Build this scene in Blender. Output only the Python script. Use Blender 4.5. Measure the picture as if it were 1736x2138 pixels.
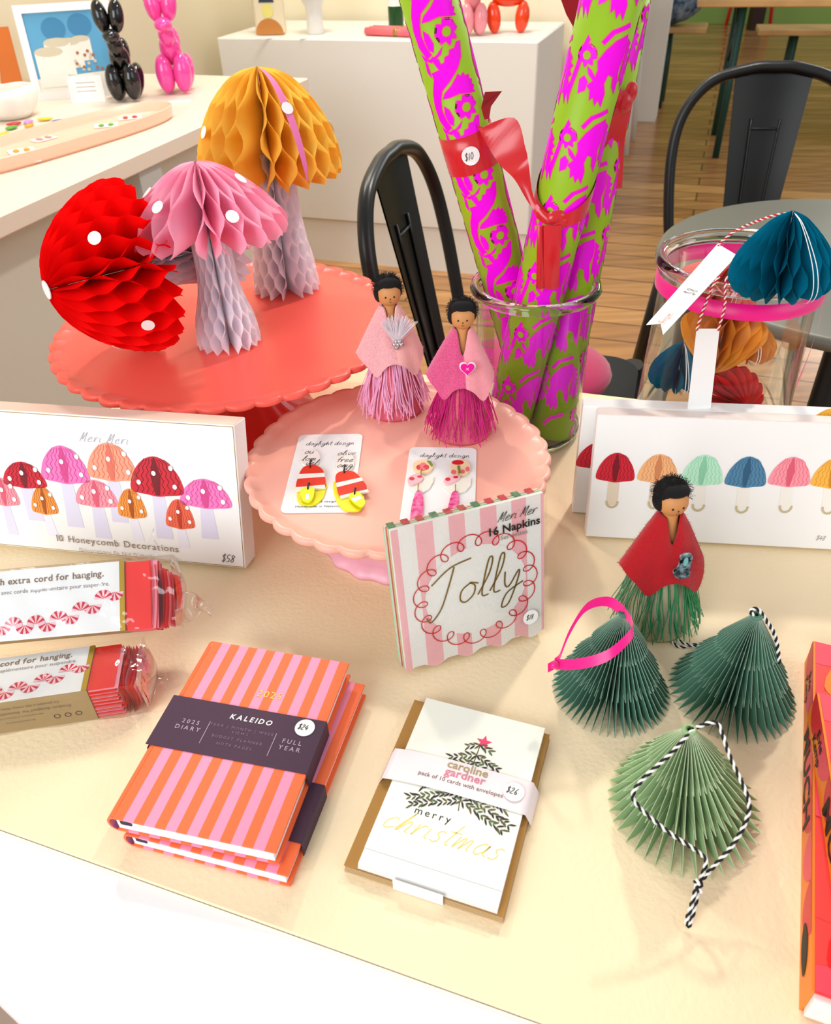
import bpy, bmesh, math, random
from mathutils import Vector, Matrix
from math import sin, cos, pi, radians
random.seed(7)
for o in list(bpy.data.objects): bpy.data.objects.remove(o)
C = bpy.context.scene.collection
# ------------------------------------------------------------------ camera, world, lights, exposure
W, H, F = 1736., 2138., 1655.
PIT, ROLL, CZ = radians(38.0), radians(-2.3), 1.18
_r0, _u0, FWD = Vector((1,0,0)), Vector((0,sin(PIT),cos(PIT))), Vector((0,cos(PIT),-sin(PIT)))
RIGHT = _r0*cos(ROLL)+_u0*sin(ROLL); UPV = -_r0*sin(ROLL)+_u0*cos(ROLL)
cd = bpy.data.cameras.new('camera'); cam = bpy.data.objects.new('camera', cd); C.objects.link(cam)
cd.sensor_fit = 'HORIZONTAL'; cd.sensor_width = 36; cd.lens = F/W*36; cd.clip_start = .02
M3 = Matrix((RIGHT, UPV, -FWD)).transposed()
cam.matrix_world = Matrix.Translation((0,0,CZ)) @ M3.to_4x4()
cd.dof.use_dof = True; cd.dof.focus_distance = .70; cd.dof.aperture_fstop = 17
bpy.context.scene.camera = cam
vs = bpy.context.scene.view_settings
vs.view_transform = 'Standard'; vs.look = 'None'; vs.gamma = 1; vs.use_curve_mapping = False
vs.exposure = 0.06
bpy.context.scene.cycles.max_bounces = 10
bpy.context.scene.cycles.transparent_max_bounces = 24
bpy.context.scene.cycles.transmission_bounces = 10
wd = bpy.data.worlds.new('world'); bpy.context.scene.world = wd; wd.use_nodes = True
bgn = wd.node_tree.nodes['Background']; bgn.inputs[0].default_value = (.95,.97,1,1); bgn.inputs[1].default_value = .52
def area(name, loc, tgt, size, power, col, sy=None):
    l = bpy.data.lights.new(name, 'AREA'); l.size = size; l.energy = power; l.color = col
    if sy: l.shape = 'RECTANGLE'; l.size_y = sy
    o = bpy.data.objects.new(name, l); C.objects.link(o); o.location = loc
    o.rotation_euler = (Vector(tgt)-Vector(loc)).to_track_quat('-Z','Y').to_euler(); return o
area('track_spot_right', (.75,1.75,2.1), (.05,.5,.7), .10, 14, (1,.92,.80))
area('track_spot_left', (-.55,1.9,2.2), (0,.55,.7), .10, 9.5, (1,.93,.82))
area('back_wall_spots', (-.1,2.6,3.0), (.3,3.4,.9), .6, 34, (1,.95,.86))
area('hall_window', (6.5,9.0,2.4), (1.5,2.5,0), 3.0, 420, (.95,.98,1), 2.4)
area('front_left_fill', (-1.8,-1.6,2.0), (-.2,.7,.7), 2.2, 72, (.93,.97,1), 1.8)  # cool fill light added behind and left of the camera, no window modelled
area('left_fill', (-2.3,.25,1.35), (-.15,.8,.9), 1.0, 26, (1,.98,1))  # low fill light added from the left to brighten upright objects
area('side_area', (2.6,-.8,2.2), (0,.8,.7), 2.0, 20, (1,.97,.92), 1.6)  # broad area light from the right, behind the camera

# ------------------------------------------------------------------ helpers
def ray(px, py): return (RIGHT*((px-W/2)/F) - UPV*((py-H/2)/F) + FWD)
def at(px, py, z):
    d = ray(px,py); t = (z-CZ)/d.z; return Vector((d.x*t, d.y*t, z))
def aty(px, py, y):
    d = ray(px,py); t = y/d.y; return Vector((d.x*t, y, CZ+d.z*t))
def RM(u, v, z=0): return Vector((u*.94+v*.34, -u*.34+v*.94, z))
ROOMA = math.atan2(-.34,.94)
def lin(c):
    c = c/255.; return c/12.92 if c <= .04045 else ((c+.055)/1.055)**2.4
MATS = {}
def mat(name, rgb=None, rough=.6, metal=0, spec=.5, trans=0, ior=1.45, thin=0, bump=0, bscale=400, var=0, vscale=60, sheen=0, coat=0, emit=0, translucent=0, rgb2=None):
    if name in MATS: return MATS[name]
    m = bpy.data.materials.new(name); m.use_nodes = True; MATS[name] = m
    nt = m.node_tree; b = nt.nodes['Principled BSDF']; out = nt.nodes['Material Output']
    col = (*[lin(c) for c in rgb],1)
    b.inputs['Base Color'].default_value = col; b.inputs['Roughness'].default_value = rough
    b.inputs['Metallic'].default_value = metal; b.inputs['Specular IOR Level'].default_value = spec
    b.inputs['Transmission Weight'].default_value = trans; b.inputs['IOR'].default_value = ior
    b.inputs['Sheen Weight'].default_value = sheen; b.inputs['Coat Weight'].default_value = coat
    m.diffuse_color = col
    if var or bump:
        tc = nt.nodes.new('ShaderNodeTexCoord'); n = nt.nodes.new('ShaderNodeTexNoise')
        nt.links.new(tc.outputs['Object'], n.inputs['Vector']); n.inputs['Scale'].default_value = bscale; n.inputs['Detail'].default_value = 4
        if bump:
            bp = nt.nodes.new('ShaderNodeBump'); bp.inputs['Strength'].default_value = bump; bp.inputs['Distance'].default_value = .001
            nt.links.new(n.outputs['Fac'], bp.inputs['Height']); nt.links.new(bp.outputs['Normal'], b.inputs['Normal'])
        if var:
            n2 = nt.nodes.new('ShaderNodeTexNoise'); n2.inputs['Scale'].default_value = vscale; n2.inputs['Detail'].default_value = 3
            nt.links.new(tc.outputs['Object'], n2.inputs['Vector'])
            r = nt.nodes.new('ShaderNodeValToRGB'); r.color_ramp.elements[0].position = .35; r.color_ramp.elements[1].position = .65
            c2 = (*[lin(c) for c in rgb2],1) if rgb2 else tuple([x*(1-var) for x in col[:3]])+(1,)
            r.color_ramp.elements[0].color = c2; r.color_ramp.elements[1].color = col
            nt.links.new(n2.outputs['Fac'], r.inputs['Fac']); nt.links.new(r.outputs['Color'], b.inputs['Base Color'])
    if translucent:
        t = nt.nodes.new('ShaderNodeBsdfTranslucent'); t.inputs[0].default_value = col
        mx = nt.nodes.new('ShaderNodeMixShader'); mx.inputs[0].default_value = translucent
        nt.links.new(b.outputs[0], mx.inputs[1]); nt.links.new(t.outputs[0], mx.inputs[2]); nt.links.new(mx.outputs[0], out.inputs[0])
    return m
def film(name, glossy=.12, tint=(1,1,1), rough=.08, crinkle=.6):
    if name in MATS: return MATS[name]
    m = bpy.data.materials.new(name); m.use_nodes = True; MATS[name] = m; nt = m.node_tree
    for n in list(nt.nodes):
        if n.type != 'OUTPUT_MATERIAL': nt.nodes.remove(n)
    out = [n for n in nt.nodes][0]
    t = nt.nodes.new('ShaderNodeBsdfTransparent'); t.inputs[0].default_value = (*tint,1)
    g = nt.nodes.new('ShaderNodeBsdfGlossy'); g.inputs['Roughness'].default_value = rough
    mx = nt.nodes.new('ShaderNodeMixShader'); lw = nt.nodes.new('ShaderNodeLayerWeight'); lw.inputs[0].default_value = .25
    ma = nt.nodes.new('ShaderNodeMath'); ma.operation = 'MULTIPLY_ADD'; ma.inputs[1].default_value = .5; ma.inputs[2].default_value = glossy
    tc = nt.nodes.new('ShaderNodeTexCoord'); n = nt.nodes.new('ShaderNodeTexNoise'); n.inputs['Scale'].default_value = 60
    bp = nt.nodes.new('ShaderNodeBump'); bp.inputs['Strength'].default_value = crinkle; bp.inputs['Distance'].default_value = .004
    nt.links.new(tc.outputs['Object'], n.inputs['Vector']); nt.links.new(n.outputs['Fac'], bp.inputs['Height']); nt.links.new(bp.outputs['Normal'], g.inputs['Normal'])
    nt.links.new(lw.outputs['Fresnel'], ma.inputs[0]); nt.links.new(ma.outputs[0], mx.inputs[0])
    nt.links.new(t.outputs[0], mx.inputs[1]); nt.links.new(g.outputs[0], mx.inputs[2]); nt.links.new(mx.outputs[0], out.inputs[0])
    return m

def spline(pts, n=6, closed=False):
    P = [Vector(p) for p in pts]; N = len(P); out = []
    if N < 3: return P
    segs = N if closed else N-1
    for i in range(segs):
        if closed: a,b,c,d = P[(i-1)%N],P[i],P[(i+1)%N],P[(i+2)%N]
        else: a,b,c,d = P[max(i-1,0)],P[i],P[i+1],P[min(i+2,N-1)]
        for k in range(n):
            t = k/n
            out.append(.5*((2*b)+(c-a)*t+(2*a-5*b+4*c-d)*t*t+(3*b-a-3*c+d)*t**3))
    if not closed: out.append(P[-1])
    return out
_TXT = {}
def text_mesh(s, bold):
    k = (s,bold)
    if k in _TXT: return _TXT[k]
    cu = bpy.data.curves.new('t','FONT'); cu.body = s; cu.size = 1; cu.resolution_u = 2; cu.offset = .02 if bold else 0
    o = bpy.data.objects.new('t', cu); C.objects.link(o); dg = bpy.context.evaluated_depsgraph_get(); dg.update()
    me = o.evaluated_get(dg).to_mesh()
    V = [(v.co.x,v.co.y) for v in me.vertices]; Fc = [tuple(p.vertices) for p in me.polygons]
    o.evaluated_get(dg).to_mesh_clear(); bpy.data.objects.remove(o); bpy.data.curves.remove(cu)
    _TXT[k] = (V,Fc); return _TXT[k]

GL = {  # single line hand alphabet: strokes on a unit x-height .5, ascender 1
'a':([[(.42,.42),(.25,.5),(.08,.33),(.08,.12),(.22,0),(.38,.15),(.45,.48),(.44,.1),(.58,.02)]],.58),
'c':([[(.42,.4),(.28,.5),(.08,.3),(.12,.05),(.28,0),(.48,.1)]],.5),
'd':([[(.42,.4),(.25,.5),(.07,.3),(.1,.05),(.25,0),(.4,.2),(.5,1),(.46,.1),(.58,.02)]],.6),
'e':([[(.06,.22),(.3,.3),(.38,.42),(.25,.5),(.1,.35),(.08,.1),(.22,0),(.48,.12)]],.5),
'f':([[(.45,.9),(.35,1),(.22,.8),(.2,0)],[(.02,.5),(.42,.52)]],.42),
'g':([[(.42,.4),(.25,.5),(.08,.3),(.12,.06),(.28,.03),(.42,.3),(.44,.45),(.38,-.3),(.22,-.5),(.08,-.35),(.5,.05)]],.55),
'h':([[(.02,.05),(.2,.9),(.1,0),(.25,.4),(.38,.48),(.42,.3),(.42,.05),(.55,.02)]],.57),
'i':([[(.08,.48),(.1,.08),(.25,.03)],[(.14,.75),(.15,.78)]],.26),
'k':([[(.1,1),(.08,0)],[(.4,.5),(.12,.25),(.42,0)]],.48),
'l':([[(.02,.1),(.22,.6),(.24,.98),(.14,.95),(.12,.1),(.3,.03)]],.3),
'm':([[(.06,.5),(.08,0),(.2,.42),(.3,.45),(.32,0),(.44,.42),(.55,.45),(.58,.1),(.7,.02)]],.72),
'n':([[(.06,.5),(.08,0),(.22,.4),(.35,.48),(.4,.1),(.54,.02)]],.55),
'o':([[(.3,.5),(.1,.35),(.1,.1),(.25,0),(.42,.15),(.42,.38),(.28,.5),(.5,.42)]],.52),
'r':([[(.06,.5),(.1,0),(.16,.35),(.3,.5),(.42,.42)]],.42),
's':([[(.38,.44),(.22,.5),(.12,.36),(.32,.18),(.25,.0),(.04,.04)]],.42),
't':([[(.2,.95),(.16,.1),(.32,.02)],[(.0,.58),(.4,.6)]],.36),
'u':([[(.06,.5),(.08,.1),(.2,0),(.38,.2),(.42,.48),(.42,.1),(.55,.02)]],.56),
'v':([[(.04,.5),(.2,0),(.42,.5)]],.44),
'w':([[(.04,.5),(.14,0),(.3,.4),(.42,0),(.6,.5)]],.6),
'y':([[(.04,.5),(.1,.15),(.22,.08),(.4,.45),(.42,.2),(.3,-.4),(.12,-.45),(.2,-.1),(.58,.1)]],.55),
'z':([[(.05,.48),(.4,.48),(.05,.0),(.42,.02)]],.46),
'p':([[(.12,.5),(.05,-.45)],[(.1,.4),(.3,.5),(.4,.3),(.28,.05),(.1,.1)]],.48),
'b':([[(.1,1),(.08,.05),(.28,0),(.4,.2),(.28,.42),(.1,.3)]],.46),
'J':([[(-.15,.72),(.25,1.05),(.75,1.15)],[(.35,1.05),(.28,.5),(.18,0),(-.02,-.28),(-.15,-.12)]],.55),
'M':([[(.02,0),(.18,.95),(.22,.2),(.5,.95),(.5,.1),(.62,.02)]],.66),
'F':([[(.1,0),(.1,.9)],[(.1,.9),(.5,.9)],[(.1,.5),(.4,.5)]],.5),
'$':([[(.42,.8),(.22,.88),(.08,.7),(.4,.35),(.28,.08),(.04,.14)],[(.25,1.05),(.22,-.1)]],.5),
'0':([[(.25,.9),(.08,.5),(.22,.02),(.42,.4),(.25,.9)]],.48),
'1':([[(.15,.9),(.12,0)]],.28),
'2':([[(.08,.7),(.25,.9),(.4,.7),(.08,.05),(.5,.02)]],.54),
'4':([[(.3,.9),(.05,.35),(.48,.38)],[(.38,.6),(.34,-.02)]],.54),
'5':([[(.45,.9),(.15,.88),(.12,.5),(.38,.42),(.3,.05),(.05,.05)]],.5),
'6':([[(.4,.9),(.15,.5),(.12,.1),(.3,0),(.4,.25),(.14,.3)]],.48),
'8':([[(.4,.8),(.2,.88),(.12,.65),(.38,.3),(.25,.02),(.08,.2),(.4,.7),(.4,.8)]],.48),
'9':([[(.4,.7),(.2,.9),(.1,.65),(.38,.6),(.4,.85),(.34,0)]],.48),
' ':([],.35), '.':([[(.1,.0),(.12,.03)]],.2), ':':([[(.1,.0),(.12,.03)]],.2)}

class MB:
    def __init__(s): s.V=[]; s.F=[]; s.S=[]; s.mi=[]; s.M=[]; s.T=Matrix()
    def slot(s, m):
        if m not in s.M: s.M.append(m)
        return s.M.index(m)
    def v(s, p): s.V.append(tuple(s.T @ Vector(p))); return len(s.V)-1
    def f(s, ids, m, sm=False): s.F.append(tuple(ids)); s.mi.append(s.slot(m)); s.S.append(sm)
    def poly(s, pts, m): s.f([s.v(p) for p in pts], m)
    def poly2(s, pts, z, m): s.f([s.v((p[0],p[1],z)) for p in pts], m)
    def prism(s, pts, z0, z1, m, top=None):
        a=[s.v((p[0],p[1],z0)) for p in pts]; b=[s.v((p[0],p[1],z1)) for p in pts]; n=len(pts)
        s.f(a[::-1], m); s.f(b, top or m)
        for i in range(n): s.f((a[i],a[(i+1)%n],b[(i+1)%n],b[i]), m)
    def box(s, x0,x1,y0,y1,z0,z1,m, bev=0):
        if not bev: s.prism([(x0,y0),(x1,y0),(x1,y1),(x0,y1)], z0, z1, m); return
        r=bev; ins=lambda k:[(x0+k,y0),(x1-k,y0),(x1,y0+k),(x1,y1-k),(x1-k,y1),(x0+k,y1),(x0,y1-k),(x0,y0+k)]
        def ring(z,d): return [s.v((min(max(p[0],x0+d),x1-d),min(max(p[1],y0+d),y1-d),z)) for p in ins(r)]
        R=[ring(z0,r),ring(z0+r,0),ring(z1-r,0),ring(z1,r)]
        s.f(R[0][::-1],m); s.f(R[3],m)
        for a,b in zip(R,R[1:]):
            for i in range(8): s.f((a[i],a[(i+1)%8],b[(i+1)%8],b[i]),m)
    def grid(s, fn, nu, nv, m, cu=False, sm=True, mfn=None):
        ids=[[s.v(fn(i/nu, j/nv)) for j in range(nv+1)] for i in range(nu if cu else nu+1)]
        for i in range(nu):
            a=ids[i]; b=ids[(i+1)%nu if cu else i+1]
            for j in range(nv): s.f((a[j],b[j],b[j+1],a[j+1]), mfn(i,j) if mfn else m, sm)
    def lathe(s, prof, n, m, sm=True, rf=None):
        ids=[]
        for k in range(n):
            a=2*pi*k/n; ids.append([s.v(((r*(rf(a,r,z) if rf else 1))*cos(a), (r*(rf(a,r,z) if rf else 1))*sin(a), z)) for r,z in prof])
        for k in range(n):
            A=ids[k]; B=ids[(k+1)%n]
            for j in range(len(prof)-1): s.f((A[j],B[j],B[j+1],A[j+1]), m, sm)
    def tube(s, path, r, n, m, closed=False, cap=True, rfn=None):
        P=[Vector(p) for p in path]; N=len(P); rings=[]; t0=None
        for i in range(N):
            t=(P[(i+1)%N]-P[i-1]) if closed else (P[min(i+1,N-1)]-P[max(i-1,0)])
            t=t.normalized() if t.length>1e-9 else Vector((0,0,1))
            if t0 is None:
                u=t.orthogonal().normalized()
            else:
                u=(u-t*u.dot(t)); u=u.normalized() if u.length>1e-6 else t.orthogonal().normalized()
            t0=t; w=t.cross(u); rr=rfn(i/(N-1)) if rfn else r
            rings.append([s.v(P[i]+(u*cos(2*pi*k/n)+w*sin(2*pi*k/n))*rr) for k in range(n)])
        for i in range(N if closed else N-1):
            a=rings[i]; b=rings[(i+1)%N]
            for k in range(n): s.f((a[k],a[(k+1)%n],b[(k+1)%n],b[k]), m, n>4)
        if cap and not closed: s.f(rings[0][::-1],m); s.f(rings[-1],m)
    def band(s, path, ups, w, m, sm=True):   # ribbon of width w along ups
        ids=[]
        for i,p in enumerate(path):
            u=Vector(ups[i] if isinstance(ups,list) else ups).normalized()
            ids.append((s.v(Vector(p)-u*w/2), s.v(Vector(p)+u*w/2)))
        for a,b in zip(ids,ids[1:]): s.f((a[0],b[0],b[1],a[1]),m,sm)
    def stroke(s, pts, w, z, m, closed=False):
        P=[Vector((p[0],p[1])) for p in pts]; P=[p for i,p in enumerate(P) if i==0 or (p-P[i-1]).length>1e-7]; N=len(P)
        if N<2: return
        ids=[]
        for i in range(N):
            t=(P[(i+1)%N]-P[i-1]) if closed else P[min(i+1,N-1)]-P[max(i-1,0)]
            t=t.normalized() if t.length>1e-9 else Vector((1,0)); n=Vector((-t.y,t.x))*w/2
            ids.append((s.v((*(P[i]-n),z)), s.v((*(P[i]+n),z))))
        for i in range(N if closed else N-1):
            a,b=ids[i],ids[(i+1)%N]; s.f((a[0],b[0],b[1],a[1]),m)
    def hand(s, txt, size, x, y, z, w, m, slant=.15, rot=0, gap=0):
        c,sn=cos(rot),sin(rot); cx=0
        for ch in txt:
            st,adv=GL[ch]
            for k in st:
                q=[((px+cx+py*slant)*size, py*size) for px,py in k]
                q=[(p.x,p.y) for p in spline([(a,b,0) for a,b in q],5)] if len(q)>2 else q
                s.stroke([(x+a*c-b*sn, y+a*sn+b*c) for a,b in q], w, z, m)
            cx+=adv+gap
        return cx*size
    def text(s, txt, size, x, y, z, m, align='c', bold=False, shear=0, rot=0, xs=1, sp=0):
        if sp:
            tot=0; adv=[]
            for ch in txt:
                V,_=text_mesh(ch,bold) if ch!=' ' else ([(0,0),(.3,0)],None); w_=max(v[0] for v in V)*xs+sp; adv.append(w_); tot+=w_
            x0=x-(tot*size/2 if align=='c' else (tot*size if align=='r' else 0)); cx=0
            for ch,a in zip(txt,adv):
                if ch!=' ': s.text(ch,size,x0+cx*size*cos(rot),y+cx*size*sin(rot),z,m,'l',bold,shear,rot,xs)
                cx+=a
            return
        V,Fc=text_mesh(txt,bold)
        if not V: return
        w_=max(v[0] for v in V)*xs; off={'c':-w_/2,'l':0,'r':-w_}[align]; c,sn=cos(rot),sin(rot)
        ids=[]
        for a,b in V:
            a=(a*xs+b*shear+off)*size; b=b*size; ids.append(s.v((x+a*c-b*sn, y+a*sn+b*c, z)))
        for f in Fc: s.f([ids[i] for i in f], m)
    def ell(s, c, r, m, n=20, k=12, R=None):
        c=Vector(c); R=R or Matrix.Identity(3)
        s.grid(lambda u,v:(c+R@Vector((r[0]*sin(pi*v)*cos(2*pi*u), r[1]*sin(pi*v)*sin(2*pi*u), r[2]*cos(pi*v)))), n, k, m, cu=True)
    def disc(s, x,y,rx,ry,z,m,n=24,rot=0): s.poly2([(x+rx*cos(2*pi*i/n)*cos(rot)-ry*sin(2*pi*i/n)*sin(rot), y+rx*cos(2*pi*i/n)*sin(rot)+ry*sin(2*pi*i/n)*cos(rot)) for i in range(n)],z,m)
    def build(s, name, parent=None, loc=None):
        me=bpy.data.meshes.new(name); off=Vector(loc) if loc is not None else Vector((0,0,0))
        me.from_pydata([tuple(Vector(v)-off) for v in s.V],[],s.F)
        for m in s.M: me.materials.append(m)
        me.polygons.foreach_set('material_index', s.mi); me.polygons.foreach_set('use_smooth', s.S); me.update()
        o=bpy.data.objects.new(name,me); C.objects.link(o); o.location=off
        if parent: o.parent=parent
        return o
def thing(name, label, cat, mtx=None, group=None):
    o=bpy.data.objects.new(name,None); C.objects.link(o); o.empty_display_size=.02
    o.matrix_world = mtx if mtx is not None else Matrix()
    o['label']=label; o['category']=cat
    if group: o['group']=group
    return o
def tag(o, label, cat, group=None, kind=None):
    o['label']=label; o['category']=cat
    if group: o['group']=group
    if kind: o['kind']=kind
    return o
def struct(o): o['kind']='structure'; return o
def TR(loc, rz=0, rx=0, ry=0): return Matrix.Translation(Vector(loc)) @ Matrix.Rotation(rz,4,'Z') @ Matrix.Rotation(ry,4,'Y') @ Matrix.Rotation(rx,4,'X')
def frame(o, X, Y, Z): 
    m=Matrix((Vector(X).normalized(),Vector(Y).normalized(),Vector(Z).normalized())).transposed().to_4x4(); m.translation=Vector(o); return m
def lean_frame(bl, br, t, deg, z):
    th=radians(deg); z=z+t*sin(th); a=at(*bl,z); b=at(*br,z); e=(b-a); L=e.length; e.normalize(); n=Vector((-e.y,e.x,0))
    up=n*sin(th)+Vector((0,0,cos(th))); back=n*cos(th)-Vector((0,0,sin(th)))
    return frame(a,e,back,up), L
FACE = Matrix(((1,0,0,0),(0,0,-1,0),(0,1,0,0),(0,0,0,1)))   # local print plane (x,y,+z out) -> (x, -z, y)
def rrect(x0,y0,x1,y1,r,n=5):
    o=[]
    for cx,cy,a in ((x1-r,y0+r,-90),(x1-r,y1-r,0),(x0+r,y1-r,90),(x0+r,y0+r,180)):
        for i in range(n+1): o.append((cx+r*cos(radians(a+90*i/n)), cy+r*sin(radians(a+90*i/n))))
    return o

# ------------------------------------------------------------------ materials
white=mat('white_card',(243,242,240),.45); ink=mat('black_ink',(28,24,24),.6); gold=mat('gold_foil',(176,146,60),.3,metal=.7)
red=mat('red_paper',(236,14,14),.5); hot=mat('hot_pink_satin',(238,0,130),.32,sheen=.3)
black_gloss=mat('black_gloss',(8,8,9),.12,coat=.5); black_metal=mat('black_powder_coat',(12,13,14),.34)
white_paint=mat('white_paint',(236,233,226),.5); greyink=mat('grey_ink',(150,140,135),.6)
glass=mat('clear_glass',(255,255,255),0,trans=1,ior=1.45)

# ------------------------------------------------------------------ the room
def floor_mat():
    m=bpy.data.materials.new('floorboards'); m.use_nodes=True; nt=m.node_tree; b=nt.nodes['Principled BSDF']; L=nt.links.new
    tc=nt.nodes.new('ShaderNodeTexCoord'); mp=nt.nodes.new('ShaderNodeMapping'); mp.inputs['Rotation'].default_value=(0,0,-ROOMA)
    L(tc.outputs['Object'],mp.inputs['Vector'])
    br=nt.nodes.new('ShaderNodeTexBrick'); br.inputs['Scale'].default_value=1; br.inputs['Brick Width'].default_value=1.9; br.inputs['Row Height'].default_value=.13
    br.inputs['Mortar Size'].default_value=.004; br.inputs['Color1'].default_value=(.56,.28,.095,1); br.inputs['Color2'].default_value=(.34,.15,.05,1); br.inputs['Mortar'].default_value=(.12,.05,.02,1)
    L(mp.outputs[0],br.inputs['Vector'])
    n=nt.nodes.new('ShaderNodeTexNoise'); mp2=nt.nodes.new('ShaderNodeMapping'); mp2.inputs['Rotation'].default_value=(0,0,-ROOMA); mp2.inputs['Scale'].default_value=(1.2,14,1)
    L(tc.outputs['Object'],mp2.inputs['Vector']); L(mp2.outputs[0],n.inputs['Vector']); n.inputs['Scale'].default_value=2; n.inputs['Detail'].default_value=6
    mx=nt.nodes.new('ShaderNodeMix'); mx.data_type='RGBA'; mx.blend_type='OVERLAY'; mx.inputs[0].default_value=.75
    L(br.outputs['Color'],mx.inputs[6]); L(n.outputs['Fac'],mx.inputs[7]); L(mx.outputs[2],b.inputs['Base Color'])
    b.inputs['Roughness'].default_value=.22; return m
mb=MB(); fm=floor_mat(); mb.box(-6,9,-3,12,-.05,0,fm); struct(mb.build('floor'))
wl=mat('wall_paint_cream',(226,214,186),.7); wc=mat('wall_paint_white',(243,240,230),.6); wg=mat('wall_paint_green',(120,160,40),.6,var=.3,vscale=2)
def room_box(name,u0,u1,v0,v1,z0,z1,m,kind='structure',bev=0):
    mb=MB(); mb.box(0,u1-u0,0,v1-v0,0,z1-z0,m,bev); o=mb.build(name); o.location=RM(u0,v0,z0); o.rotation_euler=(0,0,ROOMA)
    if kind: o['kind']=kind
    return o
room_box('wall_left',-1.95,-1.85,-1.0,3.4,0,2.6,wl)
room_box('wall_back',-1.95,-.47,3.42,3.52,0,2.6,mat('wall_paint_warm',(246,236,208),.6))
room_box('wall_far',-4.5,7,10.2,10.35,0,3,wg)
room_box('trim_1',-4.5,7,10.17,10.2,0,.42,mat('trim_green',(150,185,90),.5))
room_box('wall_right',-.47,-.33,5.60,5.78,0,2.6,wc)   # end of the white partition
room_box('wall_side',-.66,-.47,5.62,5.76,0,2.6,mat('wall_paint_shell',(238,228,200),.6))
# white plinth
pl=thing('display_plinth','long low white display plinth against the back wall','plinth',TR(RM(-1.738,2.9,0),ROOMA))
mb=MB(); mb.box(0,1.172,0,.48,.17,.79,white_paint,.004); mb.build('body',pl)
mb=MB(); mb.box(.01,1.162,.012,.47,0,.166,white_paint); mb.build('kickboard',pl)
# left counter
ct=thing('wall_counter','white side counter along the left wall holding ceramics and a jewellery tray','counter',TR(RM(-1.84,.2,0),ROOMA))
cw=mat('counter_top',(240,222,205),.35,bump=.05,bscale=80); mb=MB(); mb.box(0,.75,0,2.07,.745,.78,cw,.003); mb.build('counter_top',ct)
mb=MB(); mb.box(.06,.67,.05,2.0,0,.7449,mat('counter_panel',(218,214,200),.6)); mb.build('base_panel',ct)
mb=MB(); mb.box(.671,.735,1.25,1.33,0,.7449,mat('counter_leg',(196,196,192),.5)); mb.build('leg',ct)

# main display table
TZ=.68
fl=at(0,1727,TZ); fr=at(1150,2138,TZ); bk=at(910,785,TZ); bk2=at(1345,835,TZ)
fd=(fr-fl).normalized(); bd=(bk2-bk).normalized()
pFL=fl-fd*.20; pFR=fr+fd*.62; pBL=bk-bd*.395; pBR=bk+bd*1.0
mb=MB(); mt=mat('table_laminate_cream',(249,227,188),.42,bump=.55,bscale=260,spec=.35)
tt=thing('display_table','cream textured display table top carrying all the gifts','table',TR((0,0,0)))
mb.prism([p[:2] for p in (pFL,pFR,pBR,pBL)],TZ-.03,TZ,mt); mb.build('table_top',tt)
cen=(pFL+pFR+pBR+pBL)/4
for p in (pFL,pFR,pBR,pBL):
    q=p.lerp(cen,.14); mb=MB(); mb.box(q.x-.02,q.x+.02,q.y-.02,q.y+.02,0,TZ-.0305,white_paint); mb.build('leg',tt)
# white bench in front
wb=mat('bench_white_paint',(246,246,246),.4,bump=.25,bscale=60); n2=Vector((fd.y,-fd.x,0))
b0=at(0,2095,.676); b1=at(45,2138,.676); ld=(b1-b0).normalized()
bt=thing('painted_bench','white painted wooden bench pushed against the near edge of the display table','bench',TR((0,0,0)))
A=pFL+n2*.0005; 
# corner where the bench's left edge meets the table's front edge line
def isect(p,d,q,e):
    t=((q.x-p.x)*e.y-(q.y-p.y)*e.x)/(d.x*e.y-d.y*e.x); return p+d*t
cA=isect(b0,ld,pFL+n2*.003,fd)
cornerL=at(0,2095,.676); 
mb=MB(); q=[pFL+n2*.0006-fd*.02, pFR+n2*.0006, pFR+n2*.40, b1+ld*.30, b1, b0, b0-ld*.08]
mb.prism([(p.x,p.y) for p in q],.65,.676,wb); mb.build('seat_board',bt)
for p in (q[0]+fd*.06+n2*.04,q[1]-fd*.06+n2*.04,q[2]-fd*.06-n2*.06,q[3]+fd*.09-n2*.02):
    mb=MB(); mb.box(p.x-.02,p.x+.02,p.y-.02,p.y+.02,0,.6495,wb); mb.build('leg',bt)

# ------------------------------------------------------------------ cake stands
def cake_stand(name,label,c,h,R,fr,m,mrim,n,deep=False):
    t=thing(name,label,'cake stand',TR((c[0],c[1],TZ)))
    mb=MB(); N=n*10
    def sc(a,r,z):
        if r<R*.9: return 1
        k=abs(sin(n*a/2)); return 1-.030*(1-k**.7)*min(1,(r-R*.9)/(R*.08)) 
    prof=[(.0001,h-.004),(R*.3,h-.004),(R*.88,h-.004),(R*.92,h-.0035),(R*.955,h-.0015),(R*.985,h),(R,h-.002),(R*1.0,h-.006),(R*.975,h-.0085),(R*.9,h-.009),(R*.3,h-.010),(.02,h-.012)]
    mb.lathe(prof,N,m,rf=sc); mb.build('plate',t)
    mb=MB()
    fl_=lambda a,r,z:1+.020*cos(18*a)*min(1,(h-.02-z)/(h*.5) if z<h-.02 else 0)
    mb.lathe([(.012,h-.0122),(R*.30,h-.0125),(R*.17,h-.03),(R*.13,h*.62),(R*.16,h*.42),(fr*.62,h*.22),(fr*.86,h*.10),(fr,.006),(fr,0),(fr*.9,0),(.01,.004)],144,mrim,rf=fl_)
    mb.build('pedestal',t); return t
coral=mat('coral_melamine',(248,98,84),.3,spec=.4); blush=mat('blush_melamine',(250,180,160),.3,spec=.4); blush2=mat('pale_pink_melamine',(244,180,198),.3)
HB,HS=.13,.09
bc=Vector((-.1994,.831)); sc_=Vector((-.015,.6125))
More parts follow.
